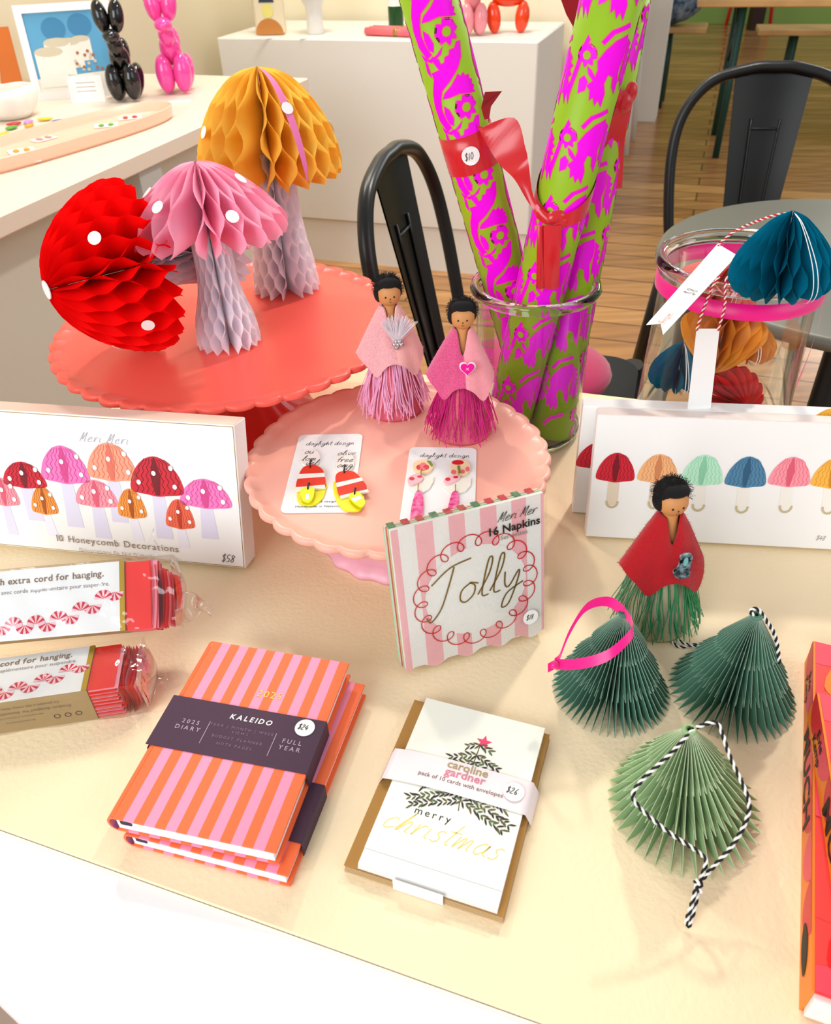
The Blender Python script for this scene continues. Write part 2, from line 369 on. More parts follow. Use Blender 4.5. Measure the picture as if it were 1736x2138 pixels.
cake_stand('cake_stand','large coral scalloped cake stand carrying three paper mushrooms',bc,HB,.192,.088,coral,mat('coral_pedestal',(222,58,52),.32),44)
cake_stand('cake_stand','smaller blush pink scalloped cake stand carrying two dolls and earring cards',sc_,HS,.142,.080,blush,blush2,36)
ZB=TZ+HB-.004; ZS=TZ+HS-.004

# ------------------------------------------------------------------ honeycomb paper
def interp(prof,z):
    for (r0,z0),(r1,z1) in zip(prof,prof[1:]):
        if (z0>=z>=z1): 
            t=(z0-z)/(z0-z1) if z0!=z1 else 0; return r0+(r1-r0)*t
    return prof[-1][0]
def smoothprof(p,n=6): return [(v.x,v.y) for v in spline([(a,b,0) for a,b in p],n)]
def honey(mb,prof,nleaf,pitch,m,rin=.0015,seam=None,rows=None,rim=.0,T=None,ph=0):
    prof=smoothprof(prof); z0=prof[0][1]; z1=prof[-1][1]; rows=rows or max(10,int((z0-z1)/pitch*7)); D=2*pi/nleaf
    th=[i*D+ph for i in range(nleaf)]
    if seam is not None:   # open the fan at the seam
        out=[]
        for a in th:
            d=(a-seam+pi)%(2*pi)-pi; d2=math.copysign(.13+ (abs(d)/pi)*(pi-.13), d if d else 1); out.append(seam+d2)
        th=out
    Dm=D*.96
    for i,a in enumerate(th):
        s=1 if i%2 else -1; prev=None
        for j in range(rows+1):
            z=z0+(z1-z0)*j/rows; w=sin(pi*(z0-z)/pitch); w=max(-1,min(1,w*1.18)); fade=min(1,(z0-z)/(pitch*.35)+.15)
            R=max(interp(prof,z),rin*1.05)*(1+.006*random.uniform(-1,1)); aa=a+s*Dm/2*w*fade
            zz=z+(rim*sin(9*a)*(j==rows))
            cur=[mb.v((rin*cos(a),rin*sin(a),zz)), mb.v((R*.55*cos(a+(aa-a)*.8),R*.55*sin(a+(aa-a)*.8),zz)), mb.v((R*cos(aa),R*sin(aa),zz))]
            if prev: 
                for k in range(2): mb.f((prev[k],prev[k+1],cur[k+1],cur[k]),m,True)
            prev=cur
def hmat(name,rgb,tl=.35): return mat(name,rgb,.75,spec=.1,translucent=tl)
p_yel=hmat('honeycomb_yellow',(255,216,96),.45); p_pink=hmat('honeycomb_pink',(255,190,214),.45); p_red=hmat('honeycomb_red',(252,6,8),.25); p_wht=hmat('honeycomb_white',(252,250,255),.45)
dot=mat('white_sticker',(245,245,243),.5)
def dots(mb,R,H,lst,r,prof):
    pr=smoothprof(prof)
    for az,fz in lst:
        z=pr[0][1]+(pr[-1][1]-pr[0][1])*fz; Rz=interp(pr,z); Rz2=interp(pr,z-.004); n=Vector((cos(az)*.004*1.0, sin(az)*.004,(Rz2-Rz))).normalized()
        c=Vector((Rz*cos(az),Rz*sin(az),z))+n*.0012; u=n.cross(Vector((0,0,1))).normalized() if abs(n.z)<.99 else Vector((1,0,0)); w=n.cross(u)
        a=[mb.v(c+(u*cos(2*pi*k/20)+w*sin(2*pi*k/20))*r) for k in range(20)]; b=[mb.v(c+n*.0004+(u*cos(2*pi*k/20)+w*sin(2*pi*k/20))*r) for k in range(20)]
        mb.f(b,dot); mb.f(a[::-1],dot)
        for k in range(20): mb.f((a[k],a[(k+1)%20],b[(k+1)%20],b[k]),dot)
def mushroom(label,mtx,R,Hc,Ht,rs0,rs1,pm,ds,shape,nl=40,pc=.0235,seam=-pi/2,sl=.1,pole=False):
    t=thing('paper_mushroom',label,'paper mushroom',mtx)
    prof=[(R*a,Ht-Hc*b) for a,b in shape]
    mb=MB(); honey(mb,prof,nl,pc,pm,seam=seam); cap_=mb.build('cap',t)
    mb=MB(); zt=Ht-Hc*.75
    honey(mb,[(rs0*.9,zt),(rs0,zt*.9),(rs0*1.1,zt*.5),(rs1*.92,zt*.2),(rs1,.001)],32,.016,p_wht,seam=(seam or 0)+.2); mb.build("stem",t)
    for d_1 in ds: mb=MB(); dots(mb,R,Hc,[d_1],.0062,prof); mb.build('spot',cap_)
    if pole: 
        mb=MB(); mb.lathe([(.0001,Ht+.0015),(.0088,Ht+.0005),(.0088,Ht-.0005)],20,dot,False); mb.build('spot',cap_)
    if seam is not None and pm is p_yel:
        mb=MB(); pr=smoothprof(prof); a0=seam+.62
        pk=mat('card_tab_pink',(232,120,180),.6)
        for j in range(len(pr)-4):
            r,z=pr[j]; r2,z2=pr[j+1]
            k=1.01; w1=.010*sin(pi*j/(len(pr)-4)); w2=.010*sin(pi*(j+1)/(len(pr)-4))
            f=lambda r,z,w:(r*k*cos(a0+w/max(r,.01)),r*k*sin(a0+w/max(r,.01)),z)
            mb.poly([f(r,z,-w1*.4),f(r2,z2,-w2*.4),f(r2,z2,w2*.4),f(r,z,w1*.4)],pk)
        mb.build('card_tab',cap_)
    return t
dome=[(.0,0),(.22,.03),(.45,.12),(.68,.30),(.86,.52),(.97,.74),(1.0,.90),(.97,1.0)]
flat=[(.0,0),(.2,.04),(.42,.18),(.65,.40),(.84,.62),(.97,.82),(1.0,.92),(.97,1.0)]
yb=at(600,603,ZB)
mushroom('tall paper mushroom with yellow honeycomb cap at the back of coral stand',TR((yb.x,yb.y,ZB)),.079,.107,.238,.026,.040,p_yel,[(-pi/2-1.05,.50),(-pi/2+.62,.30),(.3,.6),(1.7,.5)],dome)
pb=at(480,715,ZB)
mushroom('paper mushroom with pink honeycomb cap on the coral stand',TR((pb.x,pb.y,ZB)),.079,.066,.183,.019,.034,p_pink,[(-pi/2-.62,.42),(-pi/2+.62,.55),(-pi/2-1.35,.36),(-pi/2+1.5,.25),(1.4,.5)],flat,pc=.0215)
ax=Vector((-.76,-.64,.03)).normalized(); rc=at(212,576,ZB+.089)
xx=ax.cross(Vector((0,0,1))).normalized(); yy=ax.cross(xx)
Rr=.084; Ht=.20; Hc=.098
mt_=frame(rc-ax*(Ht-Hc*.55),xx,yy,ax)
mushroom('large red spotted paper mushroom lying on its side on coral stand',mt_,Rr,Hc,Ht,.026,.042,p_red,[(a,f) for a,f in ((-2.3,.42),(.1,.55),(1.55,.55),(2.75,.62),(-.7,.8))],dome,nl=44,pc=.0200,seam=None,pole=True)

# ------------------------------------------------------------------ printed mushroom boxes
def print_mush(mb,x,y,w,h,sw,sh,col,stem,dk=None,spots=(),flatc=False,z=.0002,lean=0):
    mb.poly2([(x-sw*.35,y),(x+sw*.35,y),(x+sw*.5+lean,y-sh),(x-sw*.5+lean,y-sh)],z,stem)
    cap=[(x-w/2,y+h*.10),(x-w*.48,y+h*.3),(x-w*.40,y+h*.58),(x-w*.22,y+h*.88),(x,y+h),(x+w*.22,y+h*.88),(x+w*.40,y+h*.58),(x+w*.48,y+h*.3),(x+w/2,y+h*.10),(x+w*.44,y),(x+w*.2,y-h*.05),(x,y-h*.09),(x-w*.2,y-h*.05),(x-w*.44,y)]
    mb.poly2([(p.x,p.y) for p in spline([(a,b,0) for a,b in cap],3,True)],z*2,col)
    if dk:
        mb.poly2([(x-w*.015,y+h*.97),(x-w*.10,y+h*.5),(x-w*.04,y-h*.05),(x+w*.04,y-h*.05),(x+w*.09,y+h*.5),(x+w*.015,y+h*.97)],z*3,dk)
        for k in range(-4,5):     # honeycomb folds as fine zigzags
            pts=[]
            for j in range(9):
                f=j/8; ww=w*.46*math.sqrt(max(0,1-(f*.9)**2.2)); pts.append((x+(k+(.5 if j%2 else 0))/4.6*ww, y+h*.93*f))
            mb.stroke(pts,w*.010,z*3.5,dk)
    for sx,sy,r in spots: mb.disc(x+sx*w,y+sy*h,r,r*1.15,z*5,dot,14)
T10=.026; fr10,L10=lean_frame((0,1138),(513,1187),T10,15,TZ)
HX=.139; WX=.330; x1=L10; x0=x1-WX
bx=thing('gift_box','white box of ten honeycomb mushroom decorations priced $58','gift box',fr10@Matrix.Translation((0,0,0)))
mb=MB(); peach=mat('box_side_peach',(246,214,196),.5)
mb.box(x0,x1,.0,T10,0,HX,white,.0006)
mb.T=FACE
for a,b,c,d in ((x0+.001,.001,x1-.001,.0016),(x0+.001,HX-.0016,x1-.001,HX-.001),(x1-.0016,.001,x1-.001,HX-.001)): mb.poly2([(a,b),(c,b),(c,d),(a,d)],.0002,gold)
C_={'r':(mat('print_red',(205,30,50),.5),mat('print_red_dark',(120,10,30),.5)),'m':(mat('print_magenta',(238,120,190),.5),mat('print_magenta_dark',(215,70,140),.5)),
 'o':(mat('print_orange',(240,150,60),.5),mat('print_orange_dark',(170,80,20),.5)),'p':(mat('print_peach',(250,160,130),.5),mat('print_peach_dark',(225,115,95),.5)),
 'k':(mat('print_pink',(245,150,165),.5),mat('print_pink_dark',(220,90,115),.5)),'t':(mat('print_coral',(235,105,75),.5),mat('print_coral_dark',(190,60,40),.5)),
 'g':(mat('print_mint',(185,235,205),.5),mat('print_mint_dark',(140,205,170),.5)),'b':(mat('print_blue',(75,130,165),.5),mat('print_blue_dark',(40,90,125),.5)),'y':(mat('print_amber',(240,180,70),.5),mat('print_amber_dark',(205,135,35),.5)),
 's':(mat('print_tan',(240,180,125),.5),mat('print_tan_dark',(205,130,85),.5))}
lav=mat('print_lavender',(222,218,238),.5); lav2=mat('print_lavender_pale',(236,234,246),.5)
sx_=x1/513.; 
def pxb(px,py):  # position on the front face under a pixel of the drawing
    d=ray(px,py); Mi=fr10.inverted(); o=Mi@Vector((0,0,CZ)); dd=Mi.to_3x3()@d; t=-o.y/dd.y; q=o+dd*t; return q.x,q.z
def shot(pmap,px,py): return pmap(px,py)
sd=lambda r:[(-.33,.28,r),(-.03,.55,r),(.30,.72,r),(.34,.22,r)]
for px,py,w,h,sl,col,ln in ((68,1162-140,0,0,0,'r',0),): pass
LST=[(54,1015,88,44,60,'r',10),(12,1052,62,48,55,'k',4),(139,1004,96,62,80,'m',4),(236,999,96,62,75,'p',3),(330,1030,102,64,78,'r',4),(96,1070,54,48,42,'o',8),(204,1055,84,46,58,'k',3),(278,1078,56,50,42,'o',6),(378,1100,56,50,36,'t',3),(431,1057,98,48,56,'m',2)]
for px,py,w,h,sl,col,ln in LST:
    X,Y=pxb(px,py); k=.00051
    print_mush(mb,X,Y,w*k,h*k*1.1,(30 if w>80 else 20)*k*1.1,sl*k*1.15,C_[col][0],lav if w>60 else lav2,C_[col][1],sd(4.2*k if w>60 else 3.4*k),lean=ln*k)
taupe=mat('print_taupe',(138,112,92),.6)
X,Y=pxb(244,1134); mb.text('10 Honeycomb Decorations',.0098,X,Y-.003,.0012,taupe,sp=.10)
X,Y=pxb(245,1150); mb.text("Décorations En Nid D'abeille",.0058,X,Y-.004,.0012,mat('print_pale_taupe',(190,170,150),.6),sp=.10)
X,Y=pxb(165,914); mb.hand('Meri Meri',.0095,X,Y-.003,.0006,.00045,mat('foil_silver',(190,190,205),.3,metal=.4),slant=.5,gap=.12)
X,Y=pxb(462,1168); mb.hand('$58',.0085,X,Y-.002,.0006,.00055,ink,slant=.3)
mb.T=Matrix(); mb.build('carton',bx)
mb=MB(); mb.box(x0+.0006,x1-.0006,.0006,T10-.0006,HX-.0003,HX+.0004,peach); mb.build('lid_edge',bx)
# boxes on the right
def box7(bl,br,lab,front,hgt,deg,t=.019,wid=.30):
    fr_,L=lean_frame(bl,br,t,deg,TZ); o=thing('gift_box',lab,'gift box',fr_); mb=MB(); mb.box(0,wid,0,t,0,hgt,white,.0008)
    mb.T=FACE
    Mi=fr_.inverted()
    def pm(px,py):
        d=ray(px,py); o_=Mi@Vector((0,0,CZ)); dd=Mi.to_3x3()@d; tt_=-o_.y/dd.y; q=o_+dd*tt_; return q.x,q.z
    return o,mb,pm,fr_
o7,mb,pm,fr7=box7((1223,1120),(1736,1148),'white box printed with a row of six coloured honeycomb mushrooms, frontmost','f',.1235,12)
stickm=mat('print_wood_stick',(226,210,188),.6); gl=mat('print_glitter',(200,186,150),.5)
for i,(px,py,w,h,col) in enumerate(((1284,1002,80,54,'r'),(1372,1004,82,53,'s'),(1464,1009,84,56,'g'),(1555,1013,82,56,'b'),(1646,1012,82,54,'k'),(1735,1015,82,54,'y'),(1826,1020,82,54,'m'))):
    X,Y=pm(px,py); k=.00044
    sx,sy=pm(px-4,py+52); fade=stickm if i<2 else mat('print_pale_stick',(240,236,228),.6)
    mb.poly2([(X-.0055,Y),(X+.0045,Y),(sx+.0045,sy),(sx-.0065,sy)],.0002,fade)
    for k2 in range(9): mb.disc(sx-.001+.005*cos(pi+pi*k2/8),sy+.003+.0055*sin(pi+pi*k2/8),.0013,.0013,.0004,gl,8)
    print_mush(mb,X,Y,w*k,h*k*1.15,.0001,.0001,C_[col][0],fade,C_[col][1])
X,Y=pm(1703,1127); mb.hand('$48',.0052,X,Y,.0006,.0004,greyink,slant=.2)
mb.T=Matrix(); mb.build('carton',o7)
mb=MB(); mb.box(.0008,.2992,.0004,.0186,.1232,.1242,mat('box_top_shell',(238,226,220),.5)); mb.build('lid_edge',o7)
o7,mb,pm,fr7b=box7((1195,1070),(1736,1100),'white box standing behind the row of six mushrooms box','b',.118,5)
X,Y=pm(1246,975); print_mush(mb,X,Y,.04,.027,.01,.02,C_['r'][0],stickm,C_['r'][1])
X,Y=pm(1735,893); print_mush(mb,X,Y,.04,.020,.01,.02,C_['y'][0],stickm,C_['y'][1])
X,Y=pm(1480,882); mb.hand('Meri Meri',.008,X-.02,Y-.002,.0004,.0004,ink,slant=.5)
mb.T=Matrix(); mb.build('carton',o7)

# ------------------------------------------------------------------ diaries
st_p=mat('cover_pink',(246,150,182),.6,bump=.1,bscale=900); st_o=mat('cover_orange',(250,112,62),.6,bump=.1,bscale=900); page=mat('paper_pages',(244,243,240),.7); lil=mat('cover_lilac',(205,130,205),.6)
plum=mat('plum_paper_band',(72,46,66),.7,bump=.3,bscale=700); foilt=mat('band_print',(190,170,185),.5); navy=mat('navy_ribbon',(28,30,60),.6)
def diary(label,mtx,w,l,t,nst,off=0,lettering=True,bw=(.36,.64)):
    o=thing('diary',label,'diary',mtx,None)
    def cover(z0,z1,inner,rev):
        mb=MB(); n=nst*2+1
        for i in range(n):
            a=i*w/n; b=(i+1)*w/n; m=st_o if i%2==0 else st_p
            mb.prism([(a,0),(b,0),(b,l),(a,l)],z0,z1,m)
        return mb
    mb=cover(t-.0018,t,0,0)
    if lettering:
        mb.text('2025',.0088,w*.57,l*.715,t+.0003,mat('gold_lettering',(226,150,50),.35,metal=.3),sp=.12)
    mb.build('front_cover',o)
    mb=cover(0,.0018,0,0); mb.build('back_cover',o)
    mb=MB()   # rounded spine
    for i in range(8):
        a0=radians(90+180*i/8); a1=radians(90+180*(i+1)/8); r=t/2
        p=lambda a:(cos(a)*r*.75-.0002, r+sin(a)*r)
        q0,q1=p(a0),p(a1); mb.f([mb.v((q0[0],0,q0[1])),mb.v((q1[0],0,q1[1])),mb.v((q1[0],l,q1[1])),mb.v((q0[0],l,q0[1]))],st_o if i<3 else (st_p if i<6 else lil),True)
        pi_=lambda a:(cos(a)*(r-.0018)*.7-.0002, r+sin(a)*(r-.0018)); w0,w1=pi_(a0),pi_(a1)
        for yy_ in (0,l): mb.f([mb.v((q0[0],yy_,q0[1])),mb.v((q1[0],yy_,q1[1])),mb.v((w1[0],yy_,w1[1])),mb.v((w0[0],yy_,w0[1]))],st_o)
    mb.build('spine',o)
    mb=MB(); mb.box(.001,w-.003,.0012,l-.002,.0019,t-.0019,page)
    for k in range(6):
        z=.003+(t-.006)*k/5; mb.box(.001,w-.0026,.0009,l-.0017,z,z+.0003,page)
    mb.build('page_block',o)
    mb=MB(); mb.box(.004,.012,.0003,.0008,t*.55,t*.8,navy); mb.build('ribbon_marker',o)
    y0,y1=l*bw[0],l*bw[1]; mb=MB(); e=.0006
    mb.box(-t*.38-e,w+e,y0,y1,t+.0001,t+.0007,plum); mb.box(w+.0002,w+.0008,y0,y1,-.0,t+.0005,plum); mb.box(-.002,w+e,y0,y1,-.0007,-.0001,plum)
    # around the spine
    for i in range(8):
        a0=radians(90+180*i/8); a1=radians(90+180*(i+1)/8); r=t/2+.0007
        p=lambda a:(cos(a)*r*.8-.0004, t/2+sin(a)*r); q0,q1=p(a0),p(a1)
        mb.poly([(q0[0],y0,q0[1]),(q1[0],y0,q1[1]),(q1[0],y1,q1[1]),(q0[0],y1,q0[1])],plum)
    if lettering:
        z=t+.0010; S=w/.118
        mb.text('KALEIDO',.0062*S,w*.53,l*.565,z,white,sp=.22,shear=.15,bold=True)
        for tx,xx_,yy_,sz in (('2025',.14,.50,.0052),('DIARY',.14,.465,.0052),('FULL',.83,.49,.0052),('YEAR',.83,.455,.0052)): mb.text(tx,sz*S,w*xx_+.002,l*yy_,z,foilt,sp=.28)
        for tx,yy_ in (('YEAR | MONTH | WEEK',.513),('VIEWS',.49),('BUDGET PLANNER',.455),('NOTE PAGES',.42)): mb.text(tx,.0034*S,w*.50,l*yy_,z,mat('band_print_dim',(130,105,125),.6),sp=.28)
        for xx_ in (.275,.725): mb.stroke([(w*xx_,l*.41),(w*xx_,l*.53)],.0004,z,foilt)
    bb_=mb.build('belly_band',o)
    if lettering:
        mb=MB(); mb.disc(w*.885,l*.585,.0075*S,.0075*S,t+.0013,white,28); mb.hand('$24',.0050*S,w*.885-.0055*S,l*.585-.002,t+.0016,.0005,ink,slant=.2); mb.build('price_sticker',bb_)
    return o
DZ=TZ+.032
dTL,dTR,dBR,dBL=[at(*p,DZ) for p in ((440,1346),(734,1375),(577,1767),(231,1717))]
yax=((dTL-dBL).normalized()+(dTR-dBR).normalized()).normalized(); xax=Vector((yax.y,-yax.x,0)); wD=((dTR-dTL).length+(dBR-dBL).length)/2; lD=((dTL-dBL).length+(dTR-dBR).length)/2
cD=(dTL+dTR+dBL+dBR)/4; oD=cD-xax*wD/2-yax*lD/2
diary('pink and orange striped 2025 diary on top of its pair, band priced $24',frame((oD.x,oD.y,DZ-.016),xax,yax,(0,0,1)),wD,lD,.0153,7)
y2=(Matrix.Rotation(radians(-2.0),3,'Z')@yax); x2=Vector((y2.y,-y2.x,0)); o2=oD+xax*.0075-yax*.001
diary('pink and orange striped diary at the bottom of the pair, mostly covered',frame((o2.x,o2.y,TZ+.0008),x2,y2,(0,0,1)),wD*1.0,lD*1.0,.0140,7,lettering=False,bw=(.14,.42))

# ------------------------------------------------------------------ greeting card pack
kraft=mat('kraft_paper',(172,126,62),.8,bump=.15,bscale=700); kraft2=mat('kraft_edge',(196,164,120),.8); crm=mat('card_cream',(246,246,232),.5)
cTL,cTR,cBR,cBL=[at(*p,TZ+.012) for p in ((893,1454),(1137,1524),(1040,1900),(745,1807))]
ya=((cTL-cBL).normalized()+(cTR-cBR).normalized()).normalized(); xa=Vector((ya.y,-ya.x,0)); wC=((cTR-cTL).length+(cBR-cBL).length)/2; lC=((cTL-cBL).length+(cTR-cBR).length)/2
cc=(cTL+cTR+cBR+cBL)/4; oC=cc-xa*wC/2-ya*lC/2
ck=thing('card_pack','pack of Christmas cards with kraft envelopes and paper band priced $26','card pack',frame((oC.x,oC.y,TZ),xa,ya,(0,0,1)))
mb=MB()
for k in range(5): mb.box(-.0095+k*.0002,wC+.0045-k*.0003,-.001+k*.0002,lC-.001,.0003+k*.0014,.0015+k*.0014,kraft2 if k<4 else kraft)
mb.box(-.0095,wC+.0042,-.0008,lC-.001,.0072,.0074,kraft); mb.build('envelopes',ck)
mb=MB()
for k in range(6): mb.box(.0,wC,.0+.0003*k,lC-.0003*(k%2),.0076+k*.0007,.0081+k*.0007,white)
mb.poly2([(0,.0125),(wC,.0125),(wC,lC),(0,lC)],.01215,crm)
zc=.0124
star=[( .0062*(1 if i%2==0 else .42)*sin(pi*i/5), .0062*(1 if i%2==0 else .42)*cos(pi*i/5)) for i in range(10)]
sx0,sy0=wC*.55,lC*.815
mb.poly2([(sx0+.002+p[0],sy0+p[1]) for p in star],zc,mat('print_star_pink',(240,60,110),.5))
dg=[mat('print_leaf_dark',(44,36,32),.6),mat('print_leaf_olive',(92,88,44),.6),mat('print_leaf_green',(70,105,55),.6)]
rnd=random.Random(3)
def sprig(x,y,ang,L,n):
    for i in range(n):
        f=i/n; bx_,by_=x+cos(ang)*L*f,y+sin(ang)*L*f
        for sgn in (-1,1):
            a=ang+sgn*rnd.uniform(.35,.8); l=rnd.uniform(.0042,.0068); w_=.0013; c_,s_=cos(a),sin(a)
            pts=[(0,0),(l*.4,w_*.6),(l*.8,w_*.45),(l,0),(l*.6,-w_*.5),(l*.2,-w_*.4)]
            mb.poly2([(bx_+p*c_-q*s_,by_+p*s_+q*c_) for p,q in pts],zc+rnd.uniform(0,.0002),dg[rnd.choice((0,0,0,1,1,2))])
tx=wC*.55
for yy_,hw in ((.765,.011),(.70,.020),(.655,.026),(.53,.034),(.475,.040),(.43,.036)):
    y_=lC*yy_
    for sgn in (-1,1): sprig(tx,y_+.004,(-pi/2+sgn*1.18),hw,max(3,int(hw/.0032)))
mb.stroke([(tx,lC*.40),(tx-.001,lC*.44),(tx,lC*.79)],.0007,zc,dg[1])
mb.text('merry',.0078,wC*.39,lC*.325,zc,ink,sp=.22)
gfo=mat('gold_script',(236,212,110),.35,metal=.3); mb.hand('christmas',.0175,wC*.04,lC*.215,zc,.0006,gfo,slant=.55,gap=.04)
mb.build('cards',ck)
mb=MB(); band_=mat('translucent_band',(240,226,228),.4); y0,y1=lC*.475,lC*.66
def bf(u,v):
    x=-.0115+(wC+.018)*u; z=.0128+.0006*sin(pi*u); y=y0+(y1-y0)*v - (.004*(1-u)**6)
    if u<.001: z=.002
    if u>.999: z=.002
    return (x,y,z)
mb.grid(bf,24,4,band_)
zt=.0136
mb.text('caroline',.0088,wC*.52,lC*.612,zt,mat('print_khaki',(170,150,110),.6),bold=True,xs=1.05); mb.text('gardner',.0088,wC*.52,lC*.568,zt,mat('print_rose',(212,130,150),.6),bold=True,xs=1.05)
mb.text('pack of 10 cards with envelopes',.0047,wC*.50,lC*.528,zt,mat('print_brown',(110,80,70),.6),xs=1.0)
pb_=mb.build('paper_band',ck)
mb=MB(); mb.disc(wC*.90,lC*.575,.0072,.0072,.0142,white,28); mb.hand('$26',.0052,wC*.90-.0055,lC*.575-.002,.0146,.00045,ink,slant=.2); mb.build('price_sticker',pb_)
mb=MB(); mb.box(wC*.27,wC*.63,-.0022,-.0012,.0005,.0118,white); mb.build('paper_flap',ck)

# ------------------------------------------------------------------ napkin pack
NT=.012; frn,LN=lean_frame((850,1408),(1137,1322),NT,9,TZ+.002)
nk=thing('napkin_pack','pack of sixteen pink striped Jolly paper napkins in clear film priced $18','napkins',frn)
NW=LN; NH=.135; npk=mat('napkin_pink',(246,186,190),.8,bump=.4,bscale=500); nwh=mat('napkin_white',(244,242,236),.8,bump=.4,bscale=500)
def bot(x): return .0028-.0028*cos(2*pi*x/(NW/4.3)+.6)
def nx(z): return NW+ .0012*sin(z*2*pi/.03)
mb=MB(); mb.T=FACE
stripes=[(0,.045,npk),(.045,.15,nwh),(.15,.265,npk),(.265,.365,nwh),(.365,.47,npk),(.47,.57,nwh),(.57,.68,npk),(.68,.78,nwh),(.78,.88,npk),(.88,.98,nwh),(.98,1,npk)]
for a,b,m in stripes:
    xs=[NW*(a+(b-a)*k/6) for k in range(7)]
    mb.poly2([(x,bot(x)) for x in xs]+[(xs[-1],NH),(xs[0],NH)],.0,m)
whiteoval=nwh
ov=[(NW*.52+.043*cos(a)*1.0,NH*.47+.041*sin(a)) for a in [2*pi*i/40 for i in range(40)]]
mb.poly2(ov,.0003,nwh)
pts=[]; nl=19
for i in range(nl*14):
    a=2*pi*i/(nl*14); 
    rx,ry=.047,.046; b=a*nl
    cx=NW*.52+rx*cos(a)+.0058*cos(b+a); cy=NH*.47+ry*sin(a)+.0058*sin(b+a)
    pts.append((cx,cy))
rr_=mat('print_scarlet',(214,28,40),.6); mb.stroke(pts,.0009,.0006,rr_,closed=True)
gd=mat('gold_print_dark',(140,110,45),.35,metal=.4)
mb.hand('Jolly',.034,NW*.22,NH*.40,.0007,.0013,gd,slant=.25,rot=radians(2))
mb.hand('Meri Mer',.0085,NW*.68,NH*.885,.0008,.0005,ink,slant=.5)
mb.text('16 Napkins',.0098,NW*.79,NH*.81,.0009,ink,bold=True); mb.text('Serviettes',.0058,NW*.79,NH*.765,.0009,greyink)
mb.T=Matrix()
mb.prism([(0,.0006),(NW,.0006),(NW,NT*.35),(0,NT*.35)],.004,NH-.0005,nwh); mb.build('front_napkin',nk)
mb=MB()
cols=[mat('napkin_mint',(170,215,175),.8),mat('napkin_gold_edge',(222,205,150),.6),mat('napkin_red_edge',(205,70,70),.8),nwh]
for k in range(5):
    y=NT*.36+k*NT*.125; mb.prism([(-.0006*k,y),(NW,y),(NW,y+NT*.115),(-.0006*k,y+NT*.115)],.003,NH-.0004*k,cols[k%4])
gr=mat('napkin_green_check',(90,140,100),.8)
for k in range(11):
    x=NW*(k/11); mb.box(x,x+NW/22,NT*.36,NT*.97,NH-.0004,NH+.0003,gr if k%3==0 else cols[2])
mb.build('folded_napkins',nk)
mb=MB(); F1=film('clear_film',.04)
def fb(x0,x1,y0,y1,z0,z1):
    mb.grid(lambda u,v:(x0+(x1-x0)*u,y0-.0006*sin(9*u+5*v),z0+(z1-z0)*v),12,12,F1)
    mb.grid(lambda u,v:(x0+(x1-x0)*u,y0+(y1-y0)*v,z1+.001*sin(14*u)*sin(pi*v)),14,4,F1)
    mb.grid(lambda u,v:(x1,y0+(y1-y0)*v,z0+(z1-z0)*u),8,2,F1); mb.grid(lambda u,v:(x0,y0+(y1-y0)*v,z0+(z1-z0)*u),8,2,F1)
fb(-.002,NW+.002,-.0016,NT+.0005,.001,NH+.002); mb.build('clear_wrapper',nk)
mb=MB(); mb.T=FACE; X,Y=NW*.89,NH*.17; mb.disc(X,Y,.0068,.0072,.0024,white,28); mb.hand('$18',.0052,X-.0045,Y-.002,.0027,.00045,ink,slant=.2); mb.build('price_sticker',nk)

# ------------------------------------------------------------------ earring cards on the small stand
def earcard(label,pxs,kind):
    P_=[at(*p,ZS+.001) for p in pxs]; ya_=((P_[0]-P_[3]).normalized()+(P_[1]-P_[2]).normalized()).normalized(); xa_=Vector((ya_.y,-ya_.x,0)); w=((P_[1]-P_[0]).length+(P_[2]-P_[3]).length)/2; l=((P_[0]-P_[3]).length+(P_[1]-P_[2]).length)/2
    c_=(P_[0]+P_[1]+P_[2]+P_[3])/4; o_=c_-xa_*w/2-ya_*l/2
    t=thing('earring_card',label,'earring card',frame((o_.x,o_.y,ZS+.0003),xa_,ya_,(0,0,1)))
    mb=MB(); mb.prism(rrect(0,0,w,l,.006),0,.0009,white)
    r_=random.Random(5)
    for k in range(34): mb.disc(w*(.08+.84*r_.random()),l*(.62+.35*r_.random()),.0003,.0003,.0011,greyink,6)
    mb.hand('daylight design',.0066,w*(.14 if kind=='a' else .16),l*(.845 if kind=='a' else .855),.0011,.0004,ink,slant=.2,gap=-.0)
    if kind=='a':
        mb.text('daylight design',.0042,w*.55,l*.11,.0011,ink); mb.text('Handmade in Nelson, NZ',.0042,w*.56,l*.055,.0011,ink,xs=1.05)
    mb.build('backing_card',t)
    return t,w,l
def jig(pts): return [(p.x,p.y) for p in spline([(a,b,0) for a,b in pts],4,True)]
egy=(((623,906),(761,908),(733,1072),(589,1068)))
def zpx(x,y): return 580+x*.25346, 890+y*.25346
def onto(t,pts):     # outline seen in the photo -> card plane
    Mi=t.matrix_world.inverted(); o=[]
    for x,y in pts:
        q=Mi@at(*zpx(x,y),ZS+.003); o.append((q.x,q.y))
    return o
def circ_(cx,cy,rx,ry,n=28): return [(cx+rx*cos(2*pi*i/n),cy-ry*sin(2*pi*i/n)) for i in range(n)]
def ccw(p): 
    A=sum(p[i][0]*p[(i+1)%len(p)][1]-p[(i+1)%len(p)][0]*p[i][1] for i in range(len(p))); return p if A>0 else p[::-1]
def slab_(t,mb,pts,z0,z1,m,sm=True):
    q=ccw(onto(t,pts)); mb.prism(jig(q) if sm else q,z0,z1,m)
t,w,l=earcard('white earring card with red and yellow drop earrings',egy,'a'); bpy.context.view_layer.update()
